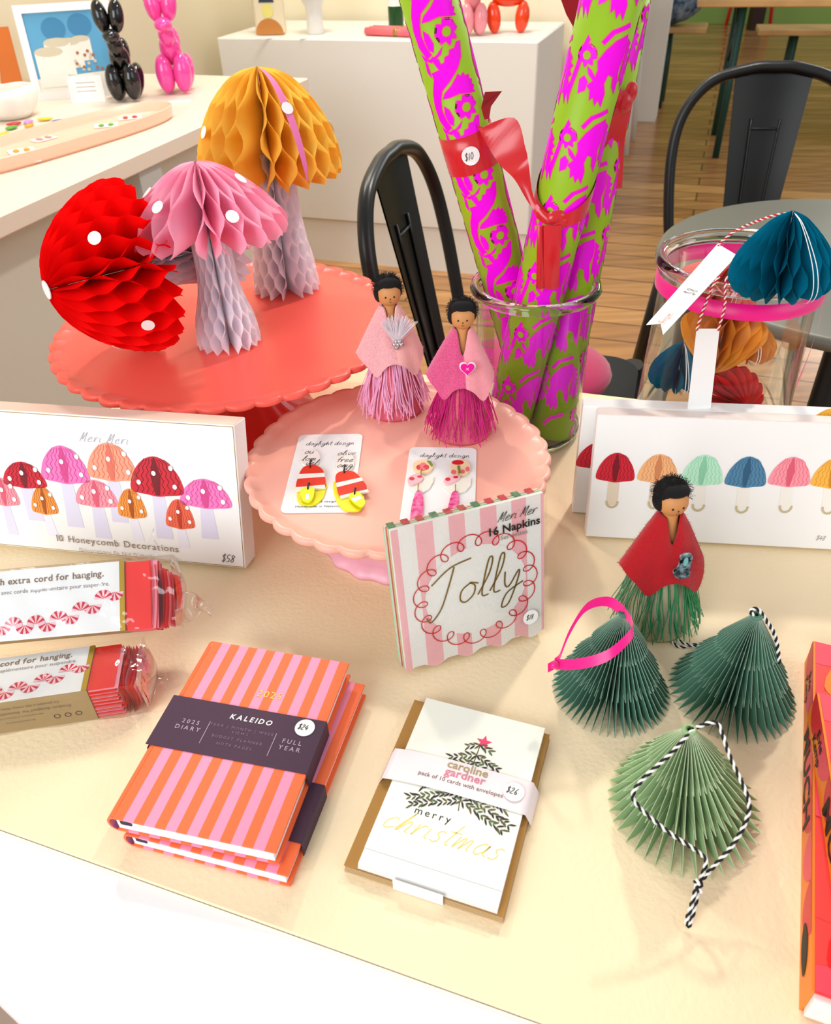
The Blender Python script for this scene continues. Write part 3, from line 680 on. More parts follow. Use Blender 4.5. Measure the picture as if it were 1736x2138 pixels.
e_red=mat('resin_red',(226,52,28),.18); e_wh=mat('resin_white',(244,236,228),.2); e_yel=mat('resin_yellow',(240,225,20),.2); e_lime=mat('resin_lime',(222,236,30),.2); e_blk=mat('ring_black',(20,20,20),.3)
for sc_e,words,ye,rd,b1,b2,li,wi,rings in (
   ((265,262,84,72),(('ou',215,232),('lom',196,290),('vel',225,325)),[(160,545),(160,600),(190,635),(250,648),(310,640),(370,590),(395,520),(390,470),(165,480)],
    [(160,520),(175,420),(205,360),(245,335),(290,328),(340,345),(375,375),(390,420),(392,500),(300,512)],[(172,410),(386,398),(391,430),(166,446)],[(154,518),(392,497),(393,520),(150,546)],
    [(195,545),(298,528),(302,590),(280,638),(245,648),(205,625)],[(238,590),(264,585),(262,628),(232,630)],((275,325),(258,520))),
   ((552,295,80,88),(('olive',488,245),('free',480,300),('omp',482,345),('el',530,378)),[(470,455),(460,530),(490,620),(540,680),(600,697),(680,688),(712,620),(700,560),(600,470)],
    [(484,490),(478,430),(500,395),(560,380),(620,385),(660,410),(695,450),(735,520),(640,560),(520,590)],[(482,482),(692,436),(706,462),(490,517)],[(514,588),(742,533),(754,550),(524,604)],
    [(590,595),(660,562),(700,600),(724,650),(705,687),(670,682),(620,645)],[(612,625),(680,597),(697,622),(632,654)],((555,368),(640,562)))):
    mb=MB(); q=ccw(onto(t,circ_(*sc_e))); mb.prism(q,.0012,.0034,e_wh)
    for tx_,x,y in words: X,Y=onto(t,[(x,y)])[0]; mb.hand(tx_,.0082,X,Y,.0036,.0005,ink,slant=.35,gap=.02)
    mb.build('earring_stud',t)
    mb=MB(); slab_(t,mb,ye,.0012,.0028,e_yel); slab_(t,mb,rd,.0029,.0046,e_red); slab_(t,mb,b1,.0030,.0048,e_wh,False); slab_(t,mb,b2,.0030,.0048,e_wh,False); mb.build('earring_drop',t)
    mb=MB(); slab_(t,mb,li,.0050,.0064,e_lime); slab_(t,mb,wi,.0060,.0066,e_wh,False); mb.build('charm',t)
    for rp in rings:
        X,Y=onto(t,[rp])[0]; mb=MB(); mb.tube([(X,Y+.0055*cos(q),.0045+.0035*sin(q)) for q in [pi*i/8-.2 for i in range(10)]],.0007,6,e_blk); mb.build('jump_ring',t)
t,w,l=earcard('white earring card with floral studs and magenta drop earrings',((855,934),(997,935),(990,1090),(835,1098)),'b'); bpy.context.view_layer.update()
e_pe=mat('resin_peach',(248,214,170),.2); e_pl=mat('resin_pale_pink',(246,190,200),.2); e_mg=mat('resin_magenta',(220,20,110),.2,var=.5,vscale=220,rgb2=(250,130,185)); e_cr=mat('resin_cream',(246,240,226),.2); e_gn=mat('leaf_green_enamel',(90,140,30),.3); e_scar=mat('petal_red',(214,30,40),.3); e_pp=mat('petal_pink',(238,110,120),.3)
for sc_e,pet,leaf,cr,pl_,mg,rings in (
   ((1198,332,84,54),((1170,345,28,22,0),(1200,330,30,24,1),(1225,345,24,20,0),(1195,362,26,12,1)),[(1228,292),(1262,300),(1280,325),(1270,345),(1250,318)],
    [(1088,412),(1288,415),(1285,450),(1250,510),(1190,545),(1130,540),(1080,500)],[(1072,460),(1085,430),(1130,405),(1180,405),(1202,425),(1190,455),(1140,482),(1095,492)],
    [(1140,545),(1180,538),(1195,560),(1200,660),(1190,770),(1150,835),(1110,830),(1093,770),(1105,660)],((1185,392),(1160,515))),
   ((1505,342,82,66),((1485,305,50,20,0),(1450,385,22,20,1),(1565,360,16,20,1),(1525,382,18,16,1)),[(1480,335),(1500,332),(1508,395),(1490,400)],
    [(1388,425),(1595,425),(1592,480),(1550,530),(1490,548),(1420,535),(1375,490)],[(1368,465),(1385,440),(1430,420),(1490,408),(1505,425),(1480,455),(1420,480),(1385,482)],
    [(1440,550),(1480,540),(1492,575),(1490,650),(1470,740),(1440,800),(1400,800),(1390,740),(1408,650)],((1490,398),(1466,520)))):
    mb=MB(); mb.prism(ccw(onto(t,circ_(*sc_e))),.0012,.0036,e_pe)
    for k,(cx,cy,rx,ry,c) in enumerate(pet): mb.poly2(ccw(onto(t,circ_(cx,cy,rx,ry,16))),.0037+.0001*k,e_pp if c else e_scar)
    mb.poly2(ccw(onto(t,leaf)),.0042,e_gn); mb.build('earring_stud',t)
    mb=MB(); slab_(t,mb,cr,.0012,.0026,e_cr,False); slab_(t,mb,pl_,.0028,.0044,e_pl)
    x0,y0=pl_[0]; mb.poly2(ccw(onto(t,circ_(x0+35,y0-15,22,14,12))),.0046,e_scar); mb.poly2(ccw(onto(t,circ_(x0+100,y0-32,22,10,12))),.0046,e_scar); mb.build('charm',t)
    mb=MB(); slab_(t,mb,mg,.0012,.0034,e_mg); mb.build('earring_drop',t)
    for rp in rings: X,Y=onto(t,[rp])[0]; mb=MB(); mb.tube([(X,Y+.004*cos(q),.004+.003*sin(q)) for q in [pi*i/8-.2 for i in range(10)]],.0005,6,gold); mb.build('jump_ring',t)

# ------------------------------------------------------------------ tassel dolls
skin=mat('wooden_bead_skin',(206,142,84),.55); hairm=mat('black_wool',(10,9,9),.9)
def tri(mb,p,d,l,m,w=.0003):
    d=Vector(d).normalized(); s=d.orthogonal().normalized()*w; p=Vector(p); mb.f([mb.v(p-s),mb.v(p+s),mb.v(p+d*l)],m)
def doll(label,mtx,S,felt,felt2,body,thread,brooch,gaps=0,nth=170,seed=1):
    R_=random.Random(seed); t=thing('tassel_doll',label,'doll',mtx@Matrix.Scale(S,4))
    mb=MB(); mb.lathe([(.001,0),(.027,0),(.028,.004),(.024,.025),(.018,.05),(.010,.068),(.0045,.082),(.003,.09)],28,body)
    for k in range(160):
        a=R_.uniform(0,2*pi); z=R_.uniform(0,.05); r=.028-z*.2; tri(mb,(r*cos(a),r*sin(a),z),(cos(a),sin(a),R_.uniform(-.6,.6)),.0022,body,.00012)
    mb.build('felt_body',t)
    mb=MB(); mb.lathe([(.0075,.070),(.0068,.088),(.0062,.098),(.0055,.106),(.0052,.108)],20,skin)
    mb.ell((0,-.0006,.1175),(.0108,.0106,.0112),skin,24,16)
    for sx in (-1,1): mb.ell((sx*.0038-.0002,-.0108,.1180),(.0008,.0005,.0009),ink,8,6)
    mb.ell((0,-.0115,.1162),(.0004,.0003,.0009),ink,8,6)
    mb.tube([(-.0012,-.0112,.1138),(0,-.0114,.1133),(.0012,-.0112,.1138)],.00022,5,mat('mouth_brown',(120,50,30),.6)); hd_=mb.build('head',t)
    mb=MB(); mb.ell((0,.0035,.1225),(.0125,.0115,.0105),hairm,24,14); mb.ell((-.0085,.002,.1170),(.0048,.0075,.0075),hairm,14,10); mb.ell((.0085,.0035,.1185),(.0040,.0065,.0070),hairm,14,10); mb.ell((0,-.0045,.1285),(.0095,.006,.0045),hairm,16,10)
    for k in range(620):
        a=R_.uniform(0,2*pi); e=R_.uniform(-.5,1.4); n=Vector((cos(a)*cos(e),sin(a)*cos(e),sin(e)))
        if n.y<-.55 and e<.7: continue
        p=Vector((n.x*.0128,.0030+n.y*.0118,.1222+n.z*.0108)); d=(n+Vector((R_.uniform(-1,1),R_.uniform(-1,1),R_.uniform(-1,1)))*.9).normalized()
        q=[p,p+d*.0016,p+d*.0022+Vector((R_.uniform(-1,1),R_.uniform(-1,1),R_.uniform(-1,1)))*.0014]; mb.tube(q,.00013,3,hairm,cap=False)
    mb.build('hair',hd_)
    # shawl
    mb=MB()
    def sh(u,v,off=0.0008):
        a=-pi/2+2*pi*(u-.5); d=2*pi*(u-.5); f=abs(d)
        top=.1070-.0220*math.exp(-(d/.42)**2); rt=.0078+.0030*math.exp(-(d/.5)**2)
        hem=.0555-.011*math.exp(-((f-.62)/.24)**2)+.004*math.exp(-(d/.3)**2)+.008*math.exp(-((f-1.5)/.35)**2)
        rx=.0305; ry=.0235; k=1+.07*sin(3*d)
        z=top+(hem-top)*v; r_=rt+(1-rt/.026)*0
        X=(rt+(rx*k-rt)*v**.9); Y=(rt+(ry*k-rt)*v**.9)
        return ((X+off)*cos(a),(Y+off)*sin(a),z)
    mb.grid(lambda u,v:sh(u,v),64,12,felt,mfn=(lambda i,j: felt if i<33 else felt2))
    mb.grid(lambda u,v:sh(u,v,-.0010),64,12,felt)
    def edge(v):
        for i in range(64):
            a,b=sh(i/64,v),sh((i+1)/64,v); c_,d_=sh((i+1)/64,v,-.001),sh(i/64,v,-.001); mb.poly([a,b,c_,d_],felt if i<33 else felt2)
    edge(0); edge(1)
    # crossed front fold
    mb.prism([(0,0)]*0 or [(-.0005,.0008),(.0005,.0008),(.0005,-.0004),(-.0005,-.0004)],.1,.1001,felt) if False else None
    fo=[(-.0085,.1045),(-.0045,.1035),(.0035,.0850),(.0130,.0560),(.0170,.0440),(.0080,.0500),(-.0060,.0560)]
    for k in range(900):
        u,v=R_.random(),R_.random()**.8; p=sh(u,v); a=-pi/2+2*pi*(u-.5); tri(mb,p,(cos(a)+R_.uniform(-.8,.8),sin(a)+R_.uniform(-.8,.8),R_.uniform(-.8,.8)),R_.uniform(.001,.0024),felt if u<.51 else felt2,.00010)
    for k in range(200):
        u=R_.random(); p=sh(u,1); a=-pi/2+2*pi*(u-.5); tri(mb,p,(cos(a),sin(a),-1+R_.uniform(-.8,.8)),R_.uniform(.001,.002),felt,.0001)
    mb.build('felt_shawl',t)
    mb=MB()
    for k in range(nth):
        a=R_.uniform(0,2*pi)
        if gaps:
            a=(round(a/ (2*pi/gaps))*(2*pi/gaps))+R_.gauss(0,.16)
        r1=R_.uniform(.0285,.036); w=R_.uniform(-.25,.25); zz=R_.uniform(.0005,.012)+ (.006 if R_.random()<.2 else 0); pts=[]
        for j in range(8):
            f=j/7; r=.0145+(r1-.0145)*f**.9+.0012*sin(6*f+a*5); aa=a+w*f*f+.06*sin(8*f+a*9)*f; pts.append((r*cos(aa),r*sin(aa)*.95,.068+(zz-.068)*f))
        mb.tube(pts,.00042,3,thread,cap=False)
    o=mb.build('tassel_skirt',t)
    brooch(t); return t
silv=mat('silver_facets',(205,205,210),.15,metal=.9)
def br_feather(t):
    mb=MB(); R_=random.Random(4); fw=mat('white_feather',(250,240,244),.8,translucent=.3); base=Vector((.003,-.0205,.080))
    for k in range(260):
        a=R_.uniform(.6,2.3); l=R_.uniform(.012,.024); d=Vector((cos(a)*1.0,-.12,sin(a))); p=base+Vector((R_.uniform(-.002,.002),-.0005*R_.random(),R_.uniform(-.001,.002)))
        q=[p,p+d*l*.5+Vector((0,.0028,0)),p+d*l+Vector((0,.0068,0))]; mb.tube(q,.00022,3,fw,cap=False)
    mb.build('white_feather',t)
    mb=MB()
    for k in range(6):
        a=2*pi*k/6; mb.ell((.004+.0032*cos(a)*(k<5),-.0222,.0775+.0032*sin(a)*(k<5)),(.0024,.0012,.0024),silv,6,4)
    mb.build('brooch',t)
def br_heart(t):
    mb=MB(); hp=[]
    for i in range(36):
        a=2*pi*i/36; hp.append((16*sin(a)**3/16,(13*cos(a)-5*cos(2*a)-2*cos(3*a)-cos(4*a))/16))
    for k,(s,m,y) in enumerate(((.0078,mat('heart_white',(245,240,245),.3),0),(.0066,mat('heart_magenta',(236,0,150),.3),.0009))):
        mb.T=TR((.004,-.0222-y,.0790),0)@FACE; mb.prism([(p[0]*s*.92,p[1]*s) for p in hp],0,.0012,m)
    mb.T=TR((.004,-.0244,.0790))@FACE; mb.stroke([(-.0012,-.0012),(.0012,.0012)],.0004,.0002,dot); mb.stroke([(-.0012,.0012),(.0012,-.0012)],.0004,.0002,dot); mb.T=Matrix(); mb.build('heart_button',t)
def br_paua(t):
    mb=MB(); pa=mat('paua_shell',(170,200,210),.12,metal=.35,var=.8,vscale=260,rgb2=(20,28,36)); mb.T=TR((.0035,-.0236,.0765))@FACE
    mb.prism(jig([(-.0035,.010),(.0015,.0115),(.0052,.009),(.0048,-.002),(.0058,-.009),(.002,-.0115),(-.0045,-.0095),(-.0068,-.004),(-.0035,.001)]),0,.0022,pa)
    mb.disc(.0006,.005,.0018,.0042,.0024,mat('paua_aqua',(150,225,215),.15,metal=.3),16)
    for cx in (-.003,.0022):
        for r in (.0022,.0012): mb.stroke([(cx+r*cos(a),-.006+r*sin(a)) for a in [2*pi*i/16 for i in range(16)]],.0004,.0024,silv,closed=True)
    mb.T=Matrix(); mb.build('shell_pendant',t)
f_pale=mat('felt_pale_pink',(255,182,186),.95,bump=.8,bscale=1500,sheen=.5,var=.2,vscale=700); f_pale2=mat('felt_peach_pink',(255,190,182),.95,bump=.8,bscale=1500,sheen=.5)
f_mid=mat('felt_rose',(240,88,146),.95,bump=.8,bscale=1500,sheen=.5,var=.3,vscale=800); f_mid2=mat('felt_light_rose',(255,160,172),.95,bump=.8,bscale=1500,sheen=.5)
f_red=mat('felt_crimson',(186,6,22),.95,bump=.8,bscale=1500,sheen=.2); f_grey=mat('felt_beige_grey',(196,184,150),.95,bump=.6,bscale=1200); f_bod=mat('felt_body_pink',(232,110,130),.95,bump=.8,bscale=1500,var=.2,vscale=600)
th1=mat('thread_lilac_pink',(252,190,224),.3,sheen=.5); th2=mat('thread_magenta',(206,8,120),.25,sheen=.5); th3=mat('thread_green',(10,140,80),.25,sheen=.4)
d1=at(825,852,ZS); d2=at(965,900,ZS); d3=at(1366,1290,TZ)
doll('tassel doll in pale pink shawl with a white feather, on the blush stand',TR((d1.x,d1.y,ZS+.0003),.12),1.04,f_pale,f_pale2,f_bod,th1,br_feather,0,190,1)
doll('tassel doll in rose shawl with heart button, on the blush stand',TR((d2.x,d2.y,ZS+.0003),-.05),1.01,f_mid,f_mid2,f_bod,th2,br_heart,0,210,2)
doll('tassel doll in red shawl and green thread skirt with shell pendant',TR((d3.x,d3.y,TZ+.0003),.10,0,radians(-2.5)),1.09,f_red,f_red,f_grey,th3,br_paua,13,170,3)

# ------------------------------------------------------------------ pleated paper trees
def twine(mb,path,r,ma,mc,pitch=.008):
    P=[Vector(p) for p in path]; L=[0]
    for a,b in zip(P,P[1:]): L.append(L[-1]+(b-a).length)
    n=max(12,int(L[-1]/pitch*7)); Q=[]; j=0
    for i in range(n+1):
        s=L[-1]*i/n
        while j<len(L)-2 and L[j+1]<s: j+=1
        d=L[j+1]-L[j]; Q.append((P[j].lerp(P[j+1],(s-L[j])/d if d else 0),s))
    for ph,m in ((0,ma),(pi,mc)):
        pts=[]; u=None
        for i,(q,s) in enumerate(Q):
            t=(Q[min(i+1,n)][0]-Q[max(i-1,0)][0]); t=t.normalized() if t.length>0 else Vector((0,0,1))
            u=t.orthogonal().normalized() if u is None else (u-t*u.dot(t)).normalized(); w_=t.cross(u); a=2*pi*s/pitch+ph
            pts.append(q+(u*cos(a)+w_*sin(a))*r*.55)
        mb.tube(pts,r*.62,5,m)
tw_w=mat('twine_white',(240,238,232),.8); tw_k=mat('twine_black',(18,18,20),.8); tw_r=mat('twine_red',(200,25,40),.8)
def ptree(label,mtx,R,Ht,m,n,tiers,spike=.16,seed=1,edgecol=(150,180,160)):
    t=thing('paper_tree',label,'paper tree',mtx); mb=MB(); R_=random.Random(seed)
    # outline (radius fraction, height fraction of the fold ridge) with notches between tiers
    out=[]
    for k,(ra,rb,za,zb) in enumerate(tiers):
        out+= [(ra,za),((ra+rb)/2+.015,(za+zb)/2),(rb,zb)]
    ang=[2*pi*i/n+R_.uniform(-.25,.25)*pi/n for i in range(n)]
    edge=mat(m.name+'_fold_edge',tuple(min(255,int(c*1.0)) for c in edgecol),.6)  # lighter fold lines: worn paper edge and a crease highlight put into the colour
    for i in range(n):
        a=ang[i]; an=ang[(i+1)%n]+(2*pi if i==n-1 else 0); am=(a+an)/2; ridge=[]; 
        for (ra,rb,za,zb) in tiers:
            K=6
            def rv(r,f): return r*(.56-.18*f)
            Rg=[]; Vl=[]
            for k in range(K+1):
                f=k/K; r=ra+(rb-ra)*f; z=za+(zb-za)*f
                Rg.append((R*r,Ht*z)); Vl.append((R*rv(r,f),Ht*(z+spike*.75*f*(rb))))
            P=lambda q,b:(q[0]*cos(b),q[0]*sin(b),q[1])
            A=[mb.v(P(q,a)) for q in Rg]; B=[mb.v(P(q,am)) for q in Vl]; D_=[mb.v(P(q,an)) for q in Rg]
            for k in range(K): mb.f((A[k],A[k+1],B[k+1],B[k]),m); mb.f((B[k],B[k+1],D_[k+1],D_[k]),m)
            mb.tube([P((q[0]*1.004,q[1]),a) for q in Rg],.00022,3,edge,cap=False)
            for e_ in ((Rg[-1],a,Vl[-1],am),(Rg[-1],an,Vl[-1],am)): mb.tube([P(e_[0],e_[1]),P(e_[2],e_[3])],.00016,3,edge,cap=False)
    mb.build('pleated_paper',t)
    mb=MB(); mb.tube([(.0035*cos(a),.0035*sin(a),Ht*.99) for a in [2*pi*i/12 for i in range(12)]],.0012,6,m,closed=True); mb.build('top_tie',t)
    return t
tm1=mat('paper_pine_green',(76,122,102),.7,spec=.2); tm2=mat('paper_sea_green',(88,136,112),.7,spec=.2); tm3=mat('paper_sage_green',(150,180,130),.7,spec=.2)
tiers=[(.04,.47,1.0,.60),(.26,.75,.70,.31),(.46,1.0,.43,0.0)]
q1=at(1275,1440,TZ); q2=at(1527,1447,TZ); q3=at(1420,1685,TZ)
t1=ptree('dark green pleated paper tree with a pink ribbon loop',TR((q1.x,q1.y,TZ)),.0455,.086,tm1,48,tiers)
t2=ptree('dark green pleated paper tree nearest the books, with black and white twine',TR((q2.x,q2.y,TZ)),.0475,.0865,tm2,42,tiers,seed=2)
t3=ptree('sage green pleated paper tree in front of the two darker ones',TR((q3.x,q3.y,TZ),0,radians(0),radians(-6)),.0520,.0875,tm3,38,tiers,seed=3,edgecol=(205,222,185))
def under(px,py,z): return at(px,py,z)
def part_world(mb,name,parent):   # mesh given in world coordinates, parented without moving
    o=mb.build(name); o.parent=parent; bpy.context.view_layer.update(); o.matrix_parent_inverse=parent.matrix_world.inverted(); return o
# pink satin loop
mb=MB(); za=TZ+.086
loop=[(1303,1278,za),(1270,1256,za+.005),(1225,1268,za+.004),(1190,1320,za-.012),(1168,1375,za-.03),(1160,1386,za-.035),(1210,1386,za-.022),(1270,1368,za-.008),(1318,1325,za+.002),(1320,1300,za+.003),(1303,1278,za)]
pw=[at(a,b,c) for a,b,c in loop]; sp=spline(pw,8)
ups=[Vector((.15,.2,1)) if i<len(sp)*.5 else Vector((.0,.75,.75)) for i in range(len(sp))]
ups=[Vector((.3,.2,.9)).lerp(Vector((0,.7,.8)),min(1,i/len(sp)*1.4)) for i in range(len(sp))]
mb.band(sp,ups,.0080,hot); k0=at(1158,1388,za-.033)
mb.ell(k0,(.0035,.003,.003),hot,12,8); mb.band([k0,k0+Vector((-.005,-.002,-.001))],Vector((0,.5,.9)),.007,hot)
part_world(mb,'satin_ribbon_loop',t1)
mb=MB()
pts=[(1575,1284,za+.001),(1567,1276,za+.004),(1583,1272,za+.004),(1600,1295,za-.004),(1620,1330,za-.018),(1628,1385,za-.036)]
twine(mb,spline([at(*p) for p in pts],6),.0014,tw_w,tw_k,.006)
part_world(mb,'twine_loop',t2); mb=MB()
pts=[(1398,1335,TZ+.0015),(1420,1351,TZ+.0015),(1455,1345,TZ+.0015),(1478,1342,TZ+.002),(1490,1335,TZ+.004)]
twine(mb,spline([at(*p) for p in pts],6),.0011,tw_w,tw_k,.006)
pts=[(1408,1330,TZ+.0032),(1425,1341,TZ+.0032),(1455,1350,TZ+.0035),(1484,1341,TZ+.004)]
twine(mb,spline([at(*p) for p in pts],6),.0011,tw_w,tw_k,.006)
part_world(mb,'loose_twine',t2)
mb=MB(); z3=TZ+.087
pts=[(1450,1521,z3),(1400,1575,z3-.005),(1345,1625,z3-.012),(1322,1660,z3-.018),(1340,1690,z3-.024),(1400,1740,z3-.035),(1460,1780,z3-.048),(1475,1800,z3-.055),(1462,1838,z3-.062)]
twine(mb,spline([at(*p) for p in pts],6),.0013,tw_w,tw_k,.0075)
pts=[(1455,1519,z3),(1480,1510,z3+.003),(1502,1515,z3+.002),(1525,1580,z3-.006),(1562,1665,z3-.02),(1560,1710,z3-.03),(1530,1765,z3-.045),(1490,1810,z3-.058),(1462,1842,z3-.063)]
twine(mb,spline([at(*p) for p in pts],6),.0013,tw_w,tw_k,.0075)
twine(mb,spline([at(*p) for p in ((1452,1838,z3-.060),(1464,1846,z3-.062),(1456,1852,z3-.064),(1466,1862,z3-.066))],5),.0016,tw_w,tw_k,.0075)
pts=[(1456,1845,z3-.064),(1446,1885,z3-.072),(1434,1925,z3-.082),(1440,1932,z3-.083),(1450,1900,z3-.076),(1460,1850,z3-.066)]
twine(mb,spline([at(*p) for p in pts],6),.0013,tw_w,tw_k,.0075)
part_world(mb,'twine_loop',t3)

# ------------------------------------------------------------------ garland packs at the left edge
kr=mat('sleeve_kraft_gold',(176,150,104),.5,bump=.1,bscale=500); gfl=mat('gold_edge',(190,155,50),.3,metal=.6); gred=mat('garland_red',(240,40,30),.5); gpk=mat('garland_pink',(240,150,165),.6)
fan_r=mat('print_fan_red',(205,30,60),.6); fan_p=mat('print_fan_pink',(248,200,205),.6); F2=film('cellophane',.05)
def gpack(label,mtx,w,d,hh,L,facet,txt,garx,phase,fade,lines=0):
    # local: x along the pack (right end at x=0, runs to -L), y = depth, z = height; printed face given by facet: 'top' or 'front'
    t=thing('garland_pack',label,'garland pack',mtx)
    mb=MB(); mb.prism([(-L,0),(-.0,0),(.0,d),(-L,d)],.0,hh,kr)
    if facet=='top': Tm=Matrix.Translation((0,0,hh)); fh=d
    else: Tm=FACE; fh=hh
    mb.T=Tm
    mb.poly2([(-L,0),(-.004,0),(-.004,fh),(-L,fh)],.0002,white); mb.poly2([(-.004,0),(0,0),(0,fh),(-.004,fh)],.0003,gfl)
    mb.text('9 ft Garland with extra cord for hanging.',.0074,-.016,fh*.80,.0005,taupe,'r',bold=True,sp=.04); mb.text('Garland 2.5 mètres, avec corde supplémentaire pour suspendre.',.0048,-.012,fh*.66,.0005,greyink,'r')
    for k in range(13):
        x=-.008-.0088*k; y=fh*(.20+.36*max(0,1-k/6.5)**1.6+.012*(k>9)*(k-9)); up=k%2
        a0=0 if up else pi
        for j in range(9):
            a=a0+pi*j/9; b=a0+pi*(j+1)/9; r=.0072; mb.poly2([(x,y),(x+r*cos(a),y+r*sin(a)),(x+r*cos(b),y+r*sin(b))],.0005+.0002*(k%2),fan_r if j%2 else fan_p)
    if facet=='top':
        mb.T=FACE
        for k,(s_,sz) in enumerate((('Ce produit a été conçu dans un but décoratif',.0036),('Product designed for decorative purposes only',.0042),('adult supervision of children is advised',.0024),('Be inspired. Follow us',.0024))):
            mb.text(s_,sz,-.055,hh*(.80-.16*k),.0004,taupe,rot=pi)
        for k in range(3):
            mb.stroke([(-.012-.008*k+.0022*cos(a),hh*.30+.0022*sin(a)) for a in [2*pi*i/12 for i in range(12)]],.0005,.0004,ink,closed=True)
    mb.T=Matrix(); mb.build('sleeve',t)
    mb=MB(); e=.0012; xr=.0200
    mb.prism([(0.0002,e),(xr,e),(xr,d-e),(0.0002,d-e)],e,hh-e,gred)
    R_=random.Random(int(L*1000)+int(hh*5000))
    for k in range(16):
        f=(k+.5)/16; 
        if facet=='top': y0=e+(d-2*e)*.0; z=e+(hh-2*e)*f; mb.box(.001,xr+R_.uniform(.0,.004),-.0012*R_.random(),d*.9,z-.0003,z+.0003,gpk if k%2 else gred)
        else: y=e+(d-2*e)*f; mb.box(.001,xr+R_.uniform(.0,.006),y-.0003,y+.0003,-.0002,hh-e,gpk if k%2 else gred)
    for k in range(9):
        x=xr+.0005+k*.0022; s=R_.uniform(-.002,.002)
        mb.grid(lambda u,v:(x+.0016*sin(pi*v)+.001*sin(7*u+k),e+(d-2*e)*u,e+s+(hh-2*e)*v*(1-.03*k)),6,6,gred if k%3 else gpk)
    mb.build('folded_garland',t)
    mb=MB(); x0_,x1_=-L,xr+.020; g=.0016
    for fn in (lambda u,v:(x0_+(x1_-x0_)*u,-g-.0008*sin(30*u+6*v),-.0+hh*v+.001*v),lambda u,v:(x0_+(x1_-x0_)*u,-g+(d+2*g)*v,hh+g+.0012*sin(23*u)*sin(pi*v)),
               lambda u,v:(x1_+.008*sin(pi*v)*sin(pi*u)-.003*u,-g+(d+2*g)*v,(hh+g)*u)):
        mb.grid(fn,26,6,F2)
    def crumple(u,v):
        return (x1_-.004+.030*u+.002*sin(9*v),d*.5+(d*.8)*(v-.5)*(1-.35*u)+.002*sin(15*u),hh*(.25+.15*sin(5*v+3*u))+.010*sin(pi*u)*sin(4*v))
    mb.grid(crumple,12,12,F2); 
    if facet=='front': mb.grid(lambda u,v:(x1_-.022+.012*v+.003*sin(6*u),d*.2+.004*v,hh+.028*u*(1-abs(v-.5)*1.4)),12,6,F2)
    mb.build('clear_bag',t); return t
# lower pack: lies flat, printed face up
pf=at(208,1502,TZ); pl0=at(0,1533,TZ); ex=(pf-pl0).normalized(); ey=Vector((-ex.y,ex.x,0)); rt_=at(178,1440,TZ+.036)
GH=.034; gb=at(185,1350,TZ+GH); gfr=at(180,1442,TZ+GH); gd_=max(.045,(gb-gfr).dot(ey))
gpack('red paper garland pack lying flat under the other one, film wrapped',frame((gfr.x,gfr.y,TZ+.0003),ex,ey,(0,0,1)),0,gd_,GH,.17,'top','',0,0,1)
# upper pack: tilted, face to the viewer
b0_=at(262,1316,TZ+.045); b1_=at(0,1340,TZ+.045); ex=(b0_-b1_).normalized(); th=radians(50); n_=Vector((-ex.y,ex.x,0)); upv=n_*sin(th)+Vector((0,0,cos(th))); bk_=n_*cos(th)-Vector((0,0,sin(th)))
gpack('red paper garland pack resting tilted on top of the flat one',frame(b0_,ex,bk_,upv),0,.024,.056,.17,'front','',0,0,0)

# ------------------------------------------------------------------ books at the right edge
cor=mat('book_red',(238,66,62),.45); oran=mat('book_orange',(240,130,30),.45); pnk=mat('book_pink',(236,72,92),.45)
def book(label,mtx,w,l,t,kind):
    o=thing('book',label,'book',mtx); mb=MB(); mb.box(0,w,0,l,t-.002,t,cor); 
    zt_=t+.0002
    for k in range(9):
        for j in range(4):
            x=.006+j*.042+(.021 if k%2 else 0); y=l-.012-k*.034
            pts=[(x+.021*cos(a)*1.0,y+.030*sin(a) if sin(a)>0 else y+.012*sin(a)) for a in [2*pi*i/20 for i in range(20)]]
            pts=[(min(max(p[0],.0002),w-.0002),min(max(p[1],.0002),l-.0002)) for p in pts]; mb.poly2(pts,zt_+.00012*((k*4+j)%6),(pnk,oran,cor,red)[(k+2*j)%4])
    for (x,y) in ((.012,l*.58),(.03,l*.30),(.012,l*.14)): mb.poly2([(x,y),(x+.008,y+.004),(x+.014,y),(x+.006,y-.003)],zt_+.001,ink)
    mb.build('front_cover',o)
    mb=MB(); mb.box(0,w,0,l,0,.002,cor); mb.build('back_cover',o)
    mb=MB(); mb.box(-.0015,0,0,l,0,t,oran)
    mb.T=Matrix(((0,0,-1,-.0015),(-1,0,0,l),(0,1,0,0),(0,0,0,1)))   # x along the spine (from head), y up, out = -x
    for k in range(9):
        x=.016+k*.034
        if x+.0172>l: continue
        pts=[(x+.017*cos(a),t*.98-t*(.78 if sin(a)<0 else 0)*abs(sin(a))) for a in [pi+pi*i/14 for i in range(15)]]; mb.poly2(pts,.0002,pnk if k%2 else mat('book_crimson',(214,44,52),.45))
    mb.text('Evie',.0105,.036,t*.55,.0005,ink,bold=True); mb.text('Kemp',.0105,.036,t*.18,.0005,ink,bold=True); mb.text('MUCH',.022,.118,t*.16,.0005,ink,xs=1.3,bold=True)
    mb.poly2(jig([(.225,t*.45),(.235,t*.7),(.250,t*.62),(.256,t*.35),(.246,t*.2),(.233,t*.22)]),.0005,ink)
    mb.T=Matrix(); mb.build('spine',o)
    mb=MB(); mb.box(.0005,w-.004,-.0035,l-.003,.0021,t-.0021,page); mb.build('page_block',o); return o
k1=at(1675,2110,TZ); k2=at(1685,1385,TZ); yb_=(k2-k1).normalized(); xb_=Vector((yb_.y,-yb_.x,0))
book('red and orange patterned picture book lying flat at the right edge',frame((k1.x,k1.y,TZ+.0002),xb_,yb_,(0,0,1)),.20,(k2-k1).length,.0255,'a')
